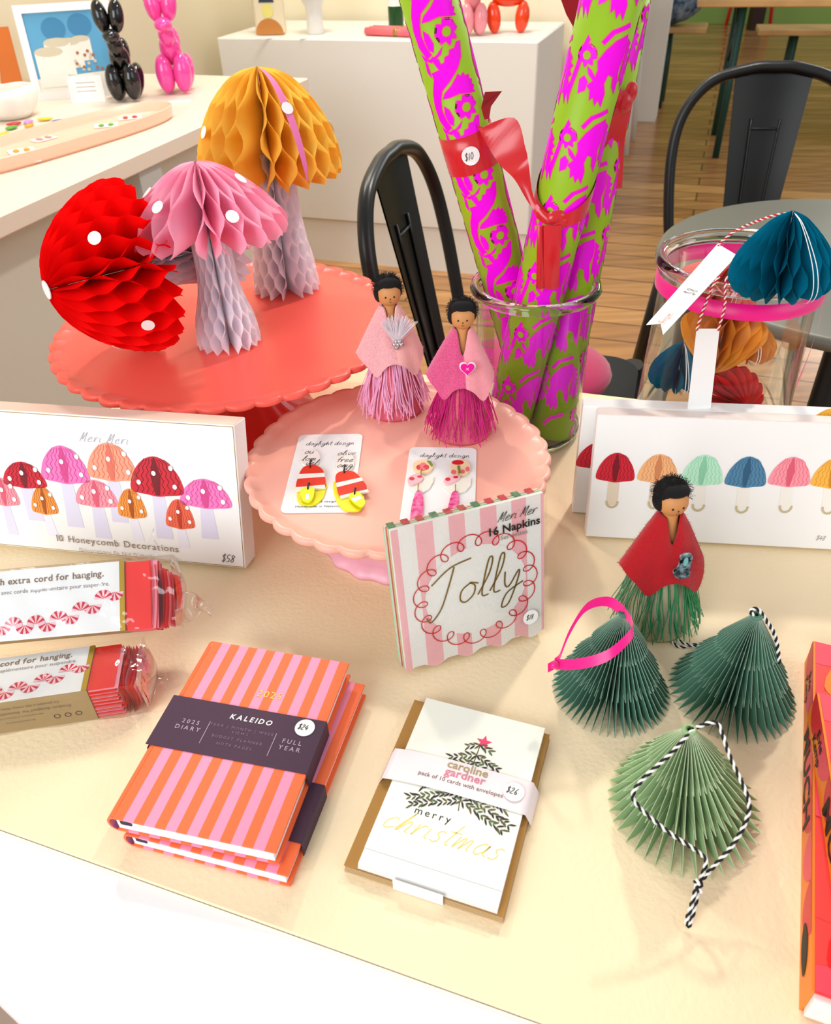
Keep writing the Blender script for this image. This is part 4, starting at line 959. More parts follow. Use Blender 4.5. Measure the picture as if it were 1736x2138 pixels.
k3=at(1712,1447,TZ+.052); y4=(Matrix.Rotation(radians(6.5),3,'Z')@yb_); x4=Vector((y4.y,-y4.x,0)); o4=k3-y4*.27
book('second red patterned picture book stacked askew on the first',frame((o4.x,o4.y,TZ+.0262),x4,y4,(0,0,1)),.20,.27,.0255,'b')

# ------------------------------------------------------------------ glass jars and gift wrap rolls
jarwall=film('thin_clear_glass',.03,(.97,.985,.975),.02,.0)
def jar(label,c,Rr,Rb,Hj,rim=.006):
    t=thing('glass_jar',label,'jar',TR((c[0],c[1],TZ+.0002)))
    mb=MB(); prof=[(Rb-.001,.012),(Rb,.03),(Rb,Hj*.3),(Rr-.002,Hj*.86),(Rr-.001,Hj-.0125)]
    mb.lathe(prof,72,jarwall); mb.build('glass_wall',t)
    mb=MB(); mb.lathe([(Rr-.0045,Hj-.012),(Rr-.0055,Hj-.007),(Rr-.004,Hj-.002),(Rr,Hj),(Rr+.004,Hj-.002),(Rr+.0055,Hj-.007),(Rr+.003,Hj-.0115),(Rr-.001,Hj-.0125),(Rr-.0045,Hj-.012)][::-1],72,glass); mb.build('rim',t)
    mb=MB(); mb.lathe([(.0001,.0),(Rb*.85,0),(Rb*.95,.002),(Rb,.008),(Rb-.0005,.0118),(Rb*.9,.0078),(.0001,.0070)],72,glass); mb.build('base',t); return t
jl=Vector((.134,.79)); jar('glass jar holding three rolls of gift wrap',jl,.0625,.0600,.18)
jc=Vector((.312,.712)); jr=jar('large glass jar of honeycomb ornaments with a pink ribbon round its neck',jc,.073,.0745,.228,.006)
mb=MB()
mb.lathe([(.0752,.197),(.0752,.212),(.0757,.212),(.0757,.197)],72,hot)
def tail(u,v): 
    a=radians(-28+10*u); r=.0768+.003*sin(pi*u); return (r*cos(a),r*sin(a),.200-.085*u+.011*v)
mb.grid(lambda u,v:(.077*cos(radians(-20-26*u)),.077*sin(radians(-20-26*u)),.190-.075*u**.8+.012*v),16,2,hot); mb.build('satin_ribbon',jr)
# roll pattern motifs (local metres: x around the roll, y along it)
def Z2(pts,ox,oy,ax_,ay_):   # drawing coordinates -> along/around
    K=5900.; return [(((x-ox)*ay_-(y-oy)*ax_)/K, -((x-ox)*ax_+(y-oy)*ay_)/K) for x,y in pts]
mA=[]
axA,ayA=.305,.952
for P_ in ([(385,110),(388,180),(370,230),(330,290),(290,340),(283,390),(288,440),(310,480),(345,520),(320,545),(270,500),(240,430),(235,360),(245,290),(232,262),(275,240),(280,215),(300,205),(302,180),(322,172),(325,148),(350,142),(362,115)],
           [(295,380),(305,350),(340,310),(370,258),(385,270),(400,252),(412,270),(432,262),(438,285),(456,285),(454,308),(470,315),(462,335),(480,345),(440,350),(380,350),(330,370)],
           [(300,415),(330,430),(355,470),(355,508),(330,500),(308,460)],[(235,180),(270,190),(300,245),(272,238),(245,210)],[(188,190),(212,225),(232,285),(205,262)],
           [(280,530),(330,546),(370,522),(400,480),(392,515),(345,558),(300,552)]): mA.append(Z2(P_,350,330,axA,ayA))
fc=Z2([(420,415)],350,330,axA,ayA)[0]
def flower(c,r,n=8): return [(c[0]+r*(1+.20*cos(n*a))*cos(a),c[1]+r*(1+.20*cos(n*a))*sin(a)) for a in [2*pi*i/48 for i in range(48)]]
axB,ayB=-.28,.96; mB=[]
for P_ in ([(1050,890),(1090,850),(1140,820),(1205,808),(1205,850),(1190,900),(1160,950),(1155,1010),(1140,1060),(1122,1020),(1125,975),(1100,958),(1078,995),(1082,1040),(1062,1098),(1048,1062),(1030,1085),(1024,1045),(1005,1058),(1010,1012),(995,990),(1030,970),(1050,930)],
           [(1212,830),(1238,858),(1222,874),(1246,892),(1222,908),(1236,932),(1212,940),(1218,966),(1185,1000),(1165,1012),(1176,960),(1196,900)],
           [(1070,812),(1120,772),(1212,760),(1216,780),(1130,790),(1082,826)],
           [(960,960),(985,945),(1002,975),(985,1010),(950,1020)],[(1000,905),(1020,925),(1050,985),(1035,985),(1005,940)],[(1290,830),(1330,770),(1340,790),(1305,850),(1270,930),(1230,1010),(1215,1060),(1205,1010),(1190,1060),(1180,1000),(1230,960),(1265,890)]): mB.append(Z2(P_,1110,930,axB,ayB))
fcB=Z2([(1000,860)],1110,930,axB,ayB)[0]
lime=mat('wrap_lime',(150,190,36),.4,spec=.3); mag=mat('wrap_magenta',(246,0,236),.35,spec=.3); mout=mat('wrap_pink_outline',(250,92,140),.4)
def offset(poly,d):
    n=len(poly); A=sum(poly[i][0]*poly[(i+1)%n][1]-poly[(i+1)%n][0]*poly[i][1] for i in range(n)); s=1 if A>0 else -1; o=[]
    for i in range(n):
        a,b,c=Vector(poly[i-1]),Vector(poly[i]),Vector(poly[(i+1)%n]); e1=(b-a).normalized() if (b-a).length>0 else Vector((1,0)); e2=(c-b).normalized() if (c-b).length>0 else e1
        nn=Vector((e1.y+e2.y,-(e1.x+e2.x))); nn=nn.normalized() if nn.length>1e-6 else Vector((e1.y,-e1.x)); o.append(tuple(b+nn*d*s))
    return o
def strips(poly,step=.0045):
    bm=bmesh.new(); vs_=[bm.verts.new((p[0],p[1],0)) for p in poly]
    try: bm.faces.new(vs_)
    except Exception: bm.free(); return [],[]
    xs=[p[0] for p in poly]; k=math.floor(min(xs)/step)+1
    bmesh.ops.triangulate(bm,faces=bm.faces[:])
    while k*step<max(xs):
        bmesh.ops.bisect_plane(bm,geom=bm.verts[:]+bm.edges[:]+bm.faces[:],plane_co=(k*step,0,0),plane_no=(1,0,0)); k+=1
    V=[tuple(v.co) for v in bm.verts]; bm.verts.index_update(); Fc=[[v.index for v in f.verts] for f in bm.faces]; bm.free(); return V,Fc
def prep(motifs,fcn,r):
    out=[]
    for P_ in motifs: out.append((strips(offset(P_,.00062)),mout,.00025)); out.append((strips(offset(P_,-.00015)),mag,.0005))
    out.append((strips(flower(fcn,r*1.12)),mout,.00025)); out.append((strips(flower(fcn,r)),mag,.0005)); 
    c=[(fcn[0]+r*.5*cos(a),fcn[1]+r*.5*sin(a)) for a in [2*pi*i/20 for i in range(20)]]; out.append((strips(c),mout,.0007)); out.append((strips([(fcn[0]+(x-fcn[0])*.85,fcn[1]+(y-fcn[1])*.85) for x,y in c]),lime,.0009)); return out
PA=prep(mA,fc,.0085); PBx=prep(mB,fcB,.0070)
def roll(label,base,top,r,pr,rep,spin,nar=2,stag=.5,seamang=None):
    base=Vector(base); top=Vector(top); ax_=(top-base); L=ax_.length; ax_.normalize()
    x=ax_.cross(Vector((0,1,0))).normalized(); y=ax_.cross(x); M_=frame(base,x,y,ax_)
    t=thing('gift_wrap_roll',label,'wrapping paper roll',M_)
    mb=MB(); mb.lathe([(r-.004,0),(r,0),(r,L),(r-.004,L)],64,lime)
    mb.lathe([(r-.004,L),(r-.004,0)],64,white)
    circ=2*pi*r; n=int(L/rep)+2
    for a in range(nar):
        for k in range(-1,n):
            oy=k*rep+a*rep*stag; oxx=a*circ/nar+spin
            for (V,Fc),m,dz in pr:
                if not V or min(v[1] for v in V)+oy<0.0005 or max(v[1] for v in V)+oy>L-.0005: continue
                ids=[mb.v(((r+dz)*cos((v[0]+oxx)/r),(r+dz)*sin((v[0]+oxx)/r),v[1]+oy)) for v in V]
                for f in Fc: mb.f([ids[i] for i in f],m,True)
    mb.build('printed_paper',t)
    if seamang is not None:
        mb=MB(); s0=seamang
        mb.grid(lambda u,v:((r+.0012)*cos(s0+.9*u),(r+.0012)*sin(s0+.9*u),.002+(L-.004)*v),2,1,mout); 
    return t,M_,L,x,y,ax_
r1b=Vector((.108,.775,TZ+.0085)); r2b=Vector((.1585,.763,TZ+.0085)); r3b=Vector((.154,.823,TZ+.0085))
r1t=aty(1272,20,.752); r2t=aty(1296,60,.858); r3t=aty(903,20,.80)
def ext(b,t,l): return b+(t-b).normalized()*l
RR=.0242
roll('gift wrap roll leaning right at the front, tied with a long red ribbon knot',r1b,ext(r1b,r1t,.52),.0250,PBx,.0635,.046,3,.37)
roll('gift wrap roll leaning right behind the front one, red knot on its far side',r2b,ext(r2b,r2t,.50),.0228,PBx,.0635,.030,3,.37)
tl3,M3_,L3,x3,y3,a3=roll('gift wrap roll leaning left with a red band and $10 sticker',r3b,ext(r3b,r3t,.52),.0245,PA,.0618,.038,3,.4)
# ribbons
sat=mat('red_satin',(204,8,26),.25,sheen=.3,spec=.7); satd=mat('red_satin_back',(140,4,14),.35,sheen=.2)
def zalong(px,py,b,t):  # distance along a roll closest to the pixel ray
    d=ray(px,py).normalized(); o=Vector((0,0,CZ)); a=(t-b).normalized(); w0=b-o; A_=a.dot(a);B_=a.dot(d);C_2=d.dot(d);D_=a.dot(w0);E_=d.dot(w0); return (B_*E_-C_2*D_)/(A_*C_2-B_*B_)
def surf(px,py,b,t,r):   # where a roll is seen: point on its surface and outward normal
    a=(t-b).normalized(); o=Vector((0,0,CZ)); d=ray(px,py).normalized(); w=o-b; dp=d-a*d.dot(a); wp=w-a*w.dot(a); A_=dp.dot(dp); B_=2*dp.dot(wp); C_c=wp.dot(wp)-r*r; D_=max(0,B_*B_-4*A_*C_c)
    k=(-B_-math.sqrt(D_))/(2*A_); p=o+d*k; n=(p-b); n=n-a*n.dot(a); return p,n.normalized()
s_=zalong(985,305,r3b,r3t)
rb=thing('red_ribbon','red satin ribbon banding the left gift wrap roll and trailing down to the knot','ribbon',TR((0,0,0)))
mb=MB(); Mx=M3_@Matrix.Translation((0,0,s_)); mb.T=Mx
mb.lathe([(.0254,-.0175),(.0256,.0),(.0254,.0175),(.0250,.0175),(.0250,-.0175),(.0254,-.0175)],48,sat); mb.T=Matrix()
mb.build('band',rb)
mb=MB(); P0,N0=surf(1010,285,r3b,r3t,.0262); P9,N9=surf(1150,458,r1b,r1t,.030)
yy0,yy9=P0.y,P9.y
def on(px,py,f,dy=0): return aty(px,py,yy0+(yy9-yy0)*f+dy)
outer=[(1000,268),(1074,246),(1098,310),(1104,340),(1118,420),(1160,455)]; inner=[(992,255),(1022,310),(1045,345),(1075,375),(1105,425),(1140,468)]
oo=spline([on(a,b,k/5,-.006*sin(pi*k/5)) for k,(a,b) in enumerate(outer)],6); ii=spline([on(a,b,k/5,-.001) for k,(a,b) in enumerate(inner)],6)
ids=[(mb.v(a),mb.v(a.lerp(b,.5)+Vector((0,-.004*sin(k*.5),0))),mb.v(b)) for k,(a,b) in enumerate(zip(oo,ii))]
for a,b in zip(ids,ids[1:]): mb.f((a[0],b[0],b[1],a[1]),sat,True); mb.f((a[1],b[1],b[2],a[2]),sat,True)
mb.build('trailing_length',rb)
mb=MB(); L_=[on(1012,250,0),on(1005,225,0),on(1013,192,0)]; R_r=[on(1022,247,0,-.004),on(1026,222,0,-.006),on(1049,190,0,.004)]
for k in range(2): mb.poly([L_[k],R_r[k],R_r[k+1],L_[k+1]],satd)
mb.build('cut_end',rb)
mb=MB(); q=r3b+(r3t-r3b).normalized()*s_; d_=(surf(980,313,r3b,r3t,.0245)[0]-q).normalized(); d_=(d_-a3*d_.dot(a3)).normalized(); c_=q+d_*.0262; n_=d_; u_=a3; 
ct_=q.copy(); xx_=a3.cross(d_).normalized()*-1; mb.T=frame(q+d_*.0266,xx_*-1 if False else a3.cross(d_),a3,d_)
def cyl(a,b): 
    r=.0270; return (r*sin(a/r), b, r*cos(a/r)-r)
mb.f([mb.v(cyl(.0085*cos(2*pi*i/28),.0085*sin(2*pi*i/28))) for i in range(28)],white)
sub=MB(); sub.hand('$10',.0068,-.0065,-.003,.0,.00045,ink,slant=.25)
base_=len(mb.V)
for v in sub.V: 
    c0=cyl(v[0],v[1]); mb.v((c0[0],c0[1],c0[2]+.0004))
for f in sub.F: mb.f([base_+i for i in f],ink)
mb.T=Matrix(); mb.build('price_sticker',rb)
kn=thing('red_ribbon','red satin ribbon knotted at the middle of the front roll with long tails','ribbon',TR((0,0,0)))
kc,kn_=surf(1152,460,r1b,r1t,.030); fw=kn_
mb=MB(); Rk=random.Random(2)
for k in range(3): mb.ell(kc+Vector((Rk.uniform(-.006,.006),Rk.uniform(-.001,.001),Rk.uniform(-.005,.005)))-fw*.002,(.0115-.002*k,.0050,.0065),sat,16,10,Matrix.Rotation(Rk.uniform(-.6,.6),3,'Y'))
mb.build('knot',kn)
mb=MB(); ax1=(r1t-r1b).normalized(); s1=(kc-r1b).dot(ax1); q=r1b+ax1*s1
u1=kn_; w1=ax1.cross(u1)
def loopfn(u,v):
    a=2*pi*u; d=u1*cos(a)+w1*sin(a); front=max(0,cos(a))
    return q+d*(.0262+.002*front)+ax1*((v-.5)*(.024-.012*front)+.020*(1-front))
mb.grid(loopfn,48,3,sat,cu=True); mb.build('wrapped_band',kn)
for (xa_,xb_,xc_,xd_,m_) in ((1122,1137,1120,1136,sat),(1136,1174,1136,1167,sat)):
    mb=MB(); P_a=[]
    for k in range(11):
        f=k/10; y=470+ (602-470)*f; s0=surf((xa_+(xc_-xa_)*f),y,r1b,r1t,.029)[0]; s1_=surf((xb_+(xd_-xb_)*f),y,r1b,r1t,.030)[0]; ym=min(s0.y,s1_.y)-.001-.003*sin(3*f)
        a=aty(xa_+(xc_-xa_)*f,y,ym); b=aty(xb_+(xd_-xb_)*f,y,ym); P_a.append((mb.v(a),mb.v(a.lerp(b,.5)+Vector((0,-.0025,0))),mb.v(b)))
    for a,b in zip(P_a,P_a[1:]): mb.f((a[0],b[0],b[1],a[1]),m_,True); mb.f((a[1],b[1],b[2],a[2]),m_,True)
    mb.build('tail',kn)
k2=thing('red_ribbon','red satin ribbon knot and tail hanging behind the right gift wrap roll','ribbon',TR((0,0,0)))
kc2=surf(1296,215,r2b,r2t,.0238)[0]; kc2=aty(1303,212,kc2.y-.004); mb=MB(); mb.ell(kc2,(.009,.008,.010),sat,12,8); mb.ell(kc2+Vector((.006,0,.008)),(.006,.005,.009),sat,12,8); mb.build('knot',k2)
mb=MB(); pth=spline([kc2+Vector((-.002,-.004,-.004)),aty(1286,290,kc2.y-.002),aty(1282,345,kc2.y-.003),aty(1280,395,kc2.y-.004)],6); mb.band(pth,Vector((1,.3,0)),.021,sat); mb.build('tail',k2)
k3=thing('red_ribbon','dark red ribbon end hanging between the gift wrap rolls at the top','ribbon',TR((0,0,0)))
mb=MB(); pth=[aty(1175,-40,.86),aty(1190,5,.86),aty(1203,66,.86)]; 
v_=[aty(1165,-20,.86),aty(1212,-20,.86),aty(1214,8,.861),aty(1203,66,.862),aty(1183,30,.861)]
mb.f([mb.v(p) for p in v_],satd); v2=[mb.v(p+Vector((0,.0006,0))) for p in v_]; mb.f(v2[::-1],satd); mb.build('tail',k3)

# ornaments
def orn(label,c,R,Hh,m,rx=0,ry=0,rz=0,shape=None,n=30,loop=None,grp=None,pc=.02,seam=-pi/2):
    t=thing('honeycomb_ornament',label,'ornament',TR(c,rz,rx,ry),grp); mb=MB(); sh_=shape or [(.0,.5),(.35,.42),(.75,.18),(1,-.1),(.92,-.35),(.6,-.48),(.1,-.5)]
    honey(mb,[(R*a,Hh*b) for a,b in sh_],n,pc,m,seam=seam); mb.build('honeycomb_body',t)
    mb=MB(); a0=seam
    for s in (-.05,.05):
        pr=smoothprof([(R*a*1.03,Hh*b) for a,b in sh_],4); path=[(r*cos(a0+s),r*sin(a0+s),z) for r,z in pr]
        mb.band(path,Vector((cos(a0+pi/2),sin(a0+pi/2),0)),.0008,white)
    mb.build('card_edge',t); return t
o_teal=hmat('honeycomb_teal',(0,112,142),.2); o_or=hmat('honeycomb_ochre',(236,160,60),.3); o_rd=hmat('honeycomb_scarlet',(226,20,22),.2); o_pk=hmat('honeycomb_salmon',(252,160,150),.3)
drop=[(.0,.5),(.28,.42),(.60,.22),(.88,-.02),(1,-.26),(.90,-.42),(.6,-.49),(.1,-.5)]
oc=at(1640,528,TZ+.262); 
orn('teal honeycomb ornament resting on top of the others in the jar',oc,.041,.066,o_teal,0,radians(-4),0,drop,40,pc=.017,seam=-pi/2+.25)
orn('pale pink honeycomb ornament inside the jar rim',Vector((jc.x-.018,jc.y-.004,TZ+.204)),.038,.038,o_pk,0,radians(20),0,None,30)
orn('ochre honeycomb ornament pressed against the jar glass',Vector((jc.x-.016,jc.y-.026,TZ+.152)),.040,.056,o_or,radians(150),radians(18),0,drop,30)
orn('scarlet honeycomb ornament inside the jar under the ochre one',Vector((jc.x+.010,jc.y-.026,TZ+.088)),.036,.046,o_rd,radians(70),radians(25),0,None,34)
orn('teal honeycomb ornament low in the jar on the left',Vector((jc.x-.036,jc.y+.012,TZ+.112)),.030,.048,o_teal,0,0,0,drop,30)
orn('ochre honeycomb ornament at the bottom right of the jar',Vector((jc.x+.036,jc.y+.022,TZ+.130)),.026,.04,o_or,0,0,0,None,26)
def gtag(label,mtx,pxs,zs,txt):
    t=thing('gift_tag',label,'gift tag',TR((0,0,0))); mb=MB(); P_=[at(px,py,z) for (px,py),z in zip(pxs,zs)]
    n=(P_[1]-P_[0]).cross(P_[-1]-P_[0]).normalized()
    if n.dot(Vector((0,0,CZ))-P_[0])<0: n=-n
    a=[mb.v(p) for p in P_]; b=[mb.v(p+n*.0005) for p in P_]; mb.f(a[::-1],white); mb.f(b,white)
    for i in range(len(a)): mb.f((a[i],a[(i+1)%len(a)],b[(i+1)%len(a)],b[i]),white)
    if txt:
        X=(P_[1]-P_[2]).normalized(); o_=P_[2]; Y=n.cross(X); mb.T=frame(o_+n*.0009,X,Y,n)
        txt(mb,(P_[1]-P_[2]).length)
        mb.T=Matrix()
    mb.build('paper_strip',t); return t
def tx1(mb,L): mb.text('From',.0085,L*.16,.0055,0,mat('print_rose_gold',(200,150,130),.5),'c',sp=.05); mb.hand('$8',.0100,L*.44,.004,.0,.0005,ink,gap=.1)
zt0=TZ+.240; zt1=TZ+.232
g1=gtag('white paper tag reading From and $8 hanging over the jar rim',None,[(1499,510),(1540,534),(1385,700),(1380,676),(1350,679)],[zt0,zt0,zt1,zt1,zt1],tx1)
mb=MB()
for l_ in ([(1499,512,zt0+.001),(1540,480,zt0+.012),(1600,455,zt0+.03),(1640,446,zt0+.036),(1664,448,zt0+.034)],[(1540,530,zt0+.001),(1580,500,zt0+.015),(1630,462,zt0+.028),(1662,452,zt0+.034)]):
    twine(mb,spline([at(*p) for p in l_],6),.0011,tw_w,tw_r,.0055)
part_world(mb,'red_white_twine',g1)
yf=jc.y-.083
tg2=thing('gift_tag','blank white paper tag hanging down in front of the jar','gift tag',TR((0,0,0)))
mb=MB(); P_=[aty(1455,686,yf),aty(1503,686,yf),aty(1481,880,yf-.004),aty(1433,880,yf-.004)]; a=[mb.v(p) for p in P_]; b=[mb.v(p+Vector((0,-.0005,.0))) for p in P_]; mb.f(a[::-1],white); mb.f(b,white)
for i in range(4): mb.f((a[i],a[(i+1)%4],b[(i+1)%4],b[i]),white)
mb.build('paper_strip',tg2); mb=MB()
for l_ in ([(1455,690,yf-.001),(1468,650,yf-.001),(1488,600,yf-.002),(1502,578,yf-.000)],[(1500,690,yf-.001),(1514,640,yf-.001),(1515,600,yf-.003),(1518,578,yf-.000)]):
    twine(mb,spline([aty(*p) for p in l_],6),.0011,tw_w,tw_r,.0055)
part_world(mb,'red_white_twine',tg2)

# ------------------------------------------------------------------ furniture behind
def tolix(label,mtx,cushion=None):
    t=thing('metal_chair',label,'chair',mtx); m=black_metal
    mb=MB(); mb.prism(rrect(-.18,-.18,.18,.18,.06,6),.440,.452,m); mb.build('seat',t)
    # back hoop: from rear corners up, leaning back (+y is the back)
    def B(x,z): return Vector((x,.165+(z-.45)*.22,z))
    hp=[B(-.165,.45),B(-.185,.56),B(-.195,.68),B(-.18,.765),B(-.13,.825),B(-.05,.85),(0,.165+.4*.22,.853),B(.05,.85),B(.13,.825),B(.18,.765),B(.195,.68),B(.185,.56),B(.165,.45)]
    mb=MB(); mb.tube(spline(hp,8),.0125,12,m); mb.build('back_hoop',t)
    mb=MB()
    def spl(u,v): 
        z=.45+.392*v; w=.052+.030*v; x=(u-.5)*2*w; return (x,.165+(z-.45)*.22+.012*(1-(2*u-1)**2)*0+.010*cos((u-.5)*pi),z)
    mb.grid(spl,12,12,m); mb.grid(lambda u,v:tuple(Vector(spl(u,v))+Vector((0,.003,0))),12,12,m)
    for s in (-1,1): mb.tube([Vector((s*(.020+.014*v),.1705+(.45+.392*v-.45)*.22+.0,.45+.392*v)) for v in [.05+.72*i/8 for i in range(9)]],.0028,6,m)
    mb.tube([Vector((x,.1705+(.732-.45)*.22,.732)) for x in (-.031,-.012,.012,.031)],.0028,6,m)
    mb.build('splat',t)
    for sx in (-1,1):
        for sy in (-1,1):
            mb=MB(); a=Vector((sx*.165,sy*.165,.445)); b=Vector((sx*.215,sy*.225,0)); mb.tube([a,b],.016,8,m,rfn=lambda f:.024-.009*f); mb.build('leg',t)
    return t
rcx=at(1357,520,.72); 
tolix('black metal cafe chair behind the round grey table',TR(RM(.06,1.90,0)+Vector((.075,-.06,0)),radians(-12)))
lc=at(893,772,.45); 
tolix('black metal cafe chair with magenta cushion beyond the gift wrap jar',TR((.222,1.27,0),radians(72)))
mb=MB(); mb.ell((.215,1.27,.497),(.145,.13,.042),mat('magenta_velvet',(190,10,90),.8,sheen=.5),32,16); tag(mb.build('seat_cushion',None,(.215,1.27,.453)),'round magenta cushion on the near black chair seat','cushion')
tb=thing('cafe_table','round dark grey cafe table at the right','table',TR((.700,1.165,0)))
mb=MB(); mb.lathe([(.001,.70),(.30,.70),(.308,.703),(.31,.71),(.308,.717),(.30,.72),(.001,.72)],96,mat('table_top_grey',(98,98,88),.4)); mb.build('table_top',tb)
mb=MB(); mb.lathe([(.02,.699),(.02,.02),(.19,.012),(.19,0),(.001,0)],32,black_metal); mb.build('pedestal',tb)
# white chair legs by the partition
wc_=thing('white_chair','white chair by the end of the partition wall','chair',TR(RM(-.58,4.95,0),ROOMA))
mb=MB(); mb.prism(rrect(-.17,-.17,.17,.17,.04),.44,.46,white_paint); mb.build('seat',wc_)
for sx in (-1,1):
    for sy in (-1,1): mb=MB(); mb.tube([(sx*.15,sy*.15,.44),(sx*.17,sy*.17,0)],.016,8,white_paint); mb.build('leg',wc_)
mb=MB(); mb.tube(spline([(-.15,.16,.45),(-.16,.2,.7),(-.08,.22,.82),(.08,.22,.82),(.16,.2,.7),(.15,.16,.45)],6),.012,8,white_paint); mb.build('back_frame',wc_)
# beer hall benches
plank=mat('bench_pine',(226,176,112),.35,var=.25,vscale=6); grn=mat('green_steel',(18,62,52),.4)
def trestle(name,label,cat,p,rz,L,D,h):
    t=thing(name,label,cat,TR(p,rz)); mb=MB(); mb.box(-L/2,L/2,-D/2,D/2,h-.03,h,plank,.004); mb.build('board',t)
    for sx in (-1,1):
        x=sx*(L/2-.22)
        for sy in (-1,1): mb=MB(); mb.tube([(x,sy*(D/2-.04),h-.031),(x,sy*(D/2-.02),0)],.018,8,grn); mb.build('leg',t)
        mb=MB(); mb.tube([(x,-(D/2-.05),h-.05),(x,(D/2-.05),h*.55)],.012,6,grn); mb.tube([(x,(D/2-.05),h-.05),(x,-(D/2-.05),h*.55)],.012,6,grn); mb.build('cross_brace',t)
    return t
trestle('trestle_bench','long pine bench with green steel legs beside the partition end','bench',RM(-1.07,6.12,0),ROOMA,1.9,.27,.46)
trestle('trestle_table','pine trestle table with green crossed steel legs at top right','table',at(1560,5,.72)-Vector((0,0,.72))+Vector((.95,.1,0)),ROOMA+.05,2.2,.55,.72)
trestle('trestle_bench','long pine bench in front of the trestle table at top right','bench',at(1690,62,.46)-Vector((0,0,.46))+Vector((.72,-.1,0)),ROOMA+.05,2.0,.27,.46)
for px,py,m,lab,w_ in ((1457,40,mat('dark_wood',(50,28,20),.5),'dark brown wooden post standing before the green wall on the left',.05),(1575,62,mat('dark_wood',(50,28,20),.5),'dark brown wooden post standing by the red chair legs',.06)):
    p=at(px,py,0); mb=MB(); mb.box(-w_,w_,-w_,w_,0,1.6,m); o=mb.build('wooden_post'); o.location=p; tag(o,lab,'post')
rl=thing('red_chair','red metal chair far back near the green wall','chair',TR(at(1573,52,0)+Vector((0,.15,0)),ROOMA)); rm=mat('red_chair_paint',(226,50,46),.4)
mb=MB(); mb.prism(rrect(-.2,-.2,.2,.2,.04),.44,.46,rm); mb.build('seat',rl)
for sx in (-1,1):
    for sy in (-1,1): mb=MB(); mb.tube([(sx*.17,sy*.17,.44),(sx*.21,sy*.21,0)],.018,8,rm); mb.build('leg',rl)
mb=MB(); mb.tube(spline([(-.17,.18,.45),(-.18,.22,.75),(0,.24,.85),(.18,.22,.75),(.17,.18,.45)],6),.014,8,rm); mb.build('back_frame',rl)
mb=MB(); r_=random.Random(9)
mb.ell((0,0,.16),(.24,.16,.16),mat('patterned_blue_cloth',(40,70,100),.8,var=.8,vscale=25,rgb2=(150,170,190)),20,12); o=mb.build('cloth_bag'); o.location=RM(-.38,6.12,.4602); tag(o,'blue patterned cloth bag on the bench beside the partition','bag')

# ------------------------------------------------------------------ ceramics on the counter and plinth
def balloon(label,p,rz,S,m,rabbit=True,cat='figurine'):
    mb=MB(); E=mb.ell; Rm=lambda rx,ry=0:(Matrix.Rotation(ry,3,'Y')@Matrix.Rotation(rx,3,'X'))
    for s in (-1,1): E((s*.017,-.012,.040),(.0175,.018,.042),m,20,14,Rm(0,s*.03))
    for s in (-1,1): E((s*.020,.036,.034),(.017,.020,.042),m,20,14,Rm(-.45,s*.12))
    E((0,.012,.088),(.021,.021,.036),m,20,14,Rm(.22)); E((0,-.008,.118),(.016,.016,.026),m,18,12,Rm(.25))
    E((0,-.030,.143),(.017,.022,.016),m,18,12); E((0,-.052,.142),(.006,.005,.006),m,10,8)
    if rabbit:
        for s in (-1,1): E((s*.015,-.010,.182),(.0155,.016,.036),m,20,14,Rm(-.08,s*.10))
        E((.006,.046,.100),(.013,.016,.030),m,18,12,Rm(-.1)); E((0,.046,.068),(.008,.008,.01),m,10,8)
    else:
        for s in (-1,1): E((s*.018,-.006,.165),(.012,.013,.026),m,20,14,Rm(-.2,s*.3))
        E((0,.05,.10),(.010,.010,.030),m,16,10,Rm(-.6))
    mb.V=[(a*S*1.22,b*S*1.2,c*S) for a,b,c in mb.V]
    zmin=min(v[2] for v in mb.V); mb.V=[(a,b,c-zmin) for a,b,c in mb.V]
    o=mb.build('balloon_animal_figurine'); o.location=p; o.rotation_euler=(0,0,rz); return tag(o,label,cat)
pink_g=mat('glazed_pink',(240,70,160),.12,coat=.5); pale_g=mat('glazed_pale_pink',(244,150,160),.12,coat=.5); or_g=mat('glazed_orange',(238,64,10),.12,coat=.5)
pz=.7803
balloon('glossy black balloon rabbit figurine on the left counter',at(268,210,pz),radians(8),1.0,black_gloss)
balloon('glossy hot pink balloon rabbit figurine on the left counter',at(372,194,pz),radians(8),1.08,pink_g)
balloon('pale pink balloon figurine on the white plinth beside the orange one',at(988,74,.7905),radians(5),1.1,pale_g)
# orange standing balloon dog
mb=MB()
for s in (-1,1):
    for f in (-1,1): mb.ell((f*.048,s*.016,.045),(.024,.018,.046),or_g,18,12,Matrix.Rotation(f*.12,3,'Y'))
mb.ell((0,0,.098),(.055,.024,.024),or_g,20,14); mb.ell((-.052,0,.13),(.018,.018,.034),or_g,18,12); mb.ell((-.075,0,.165),(.034,.018,.018),or_g,18,12)
for s in (-1,1): mb.ell((-.050,s*.018,.190),(.014,.012,.028),or_g,14,10)
mb.ell((.072,0,.14),(.010,.010,.034),or_g,14,10,Matrix.Rotation(.4,3,'Y')); zm=min(v[2] for v in mb.V); mb.V=[(a,b,c-zm) for a,b,c in mb.V]
o=mb.build('balloon_animal_figurine'); o.location=at(1060,68,.7905); o.rotation_euler=(0,0,-.1); tag(o,'glossy orange balloon dog figurine at the right end of the plinth','figurine')
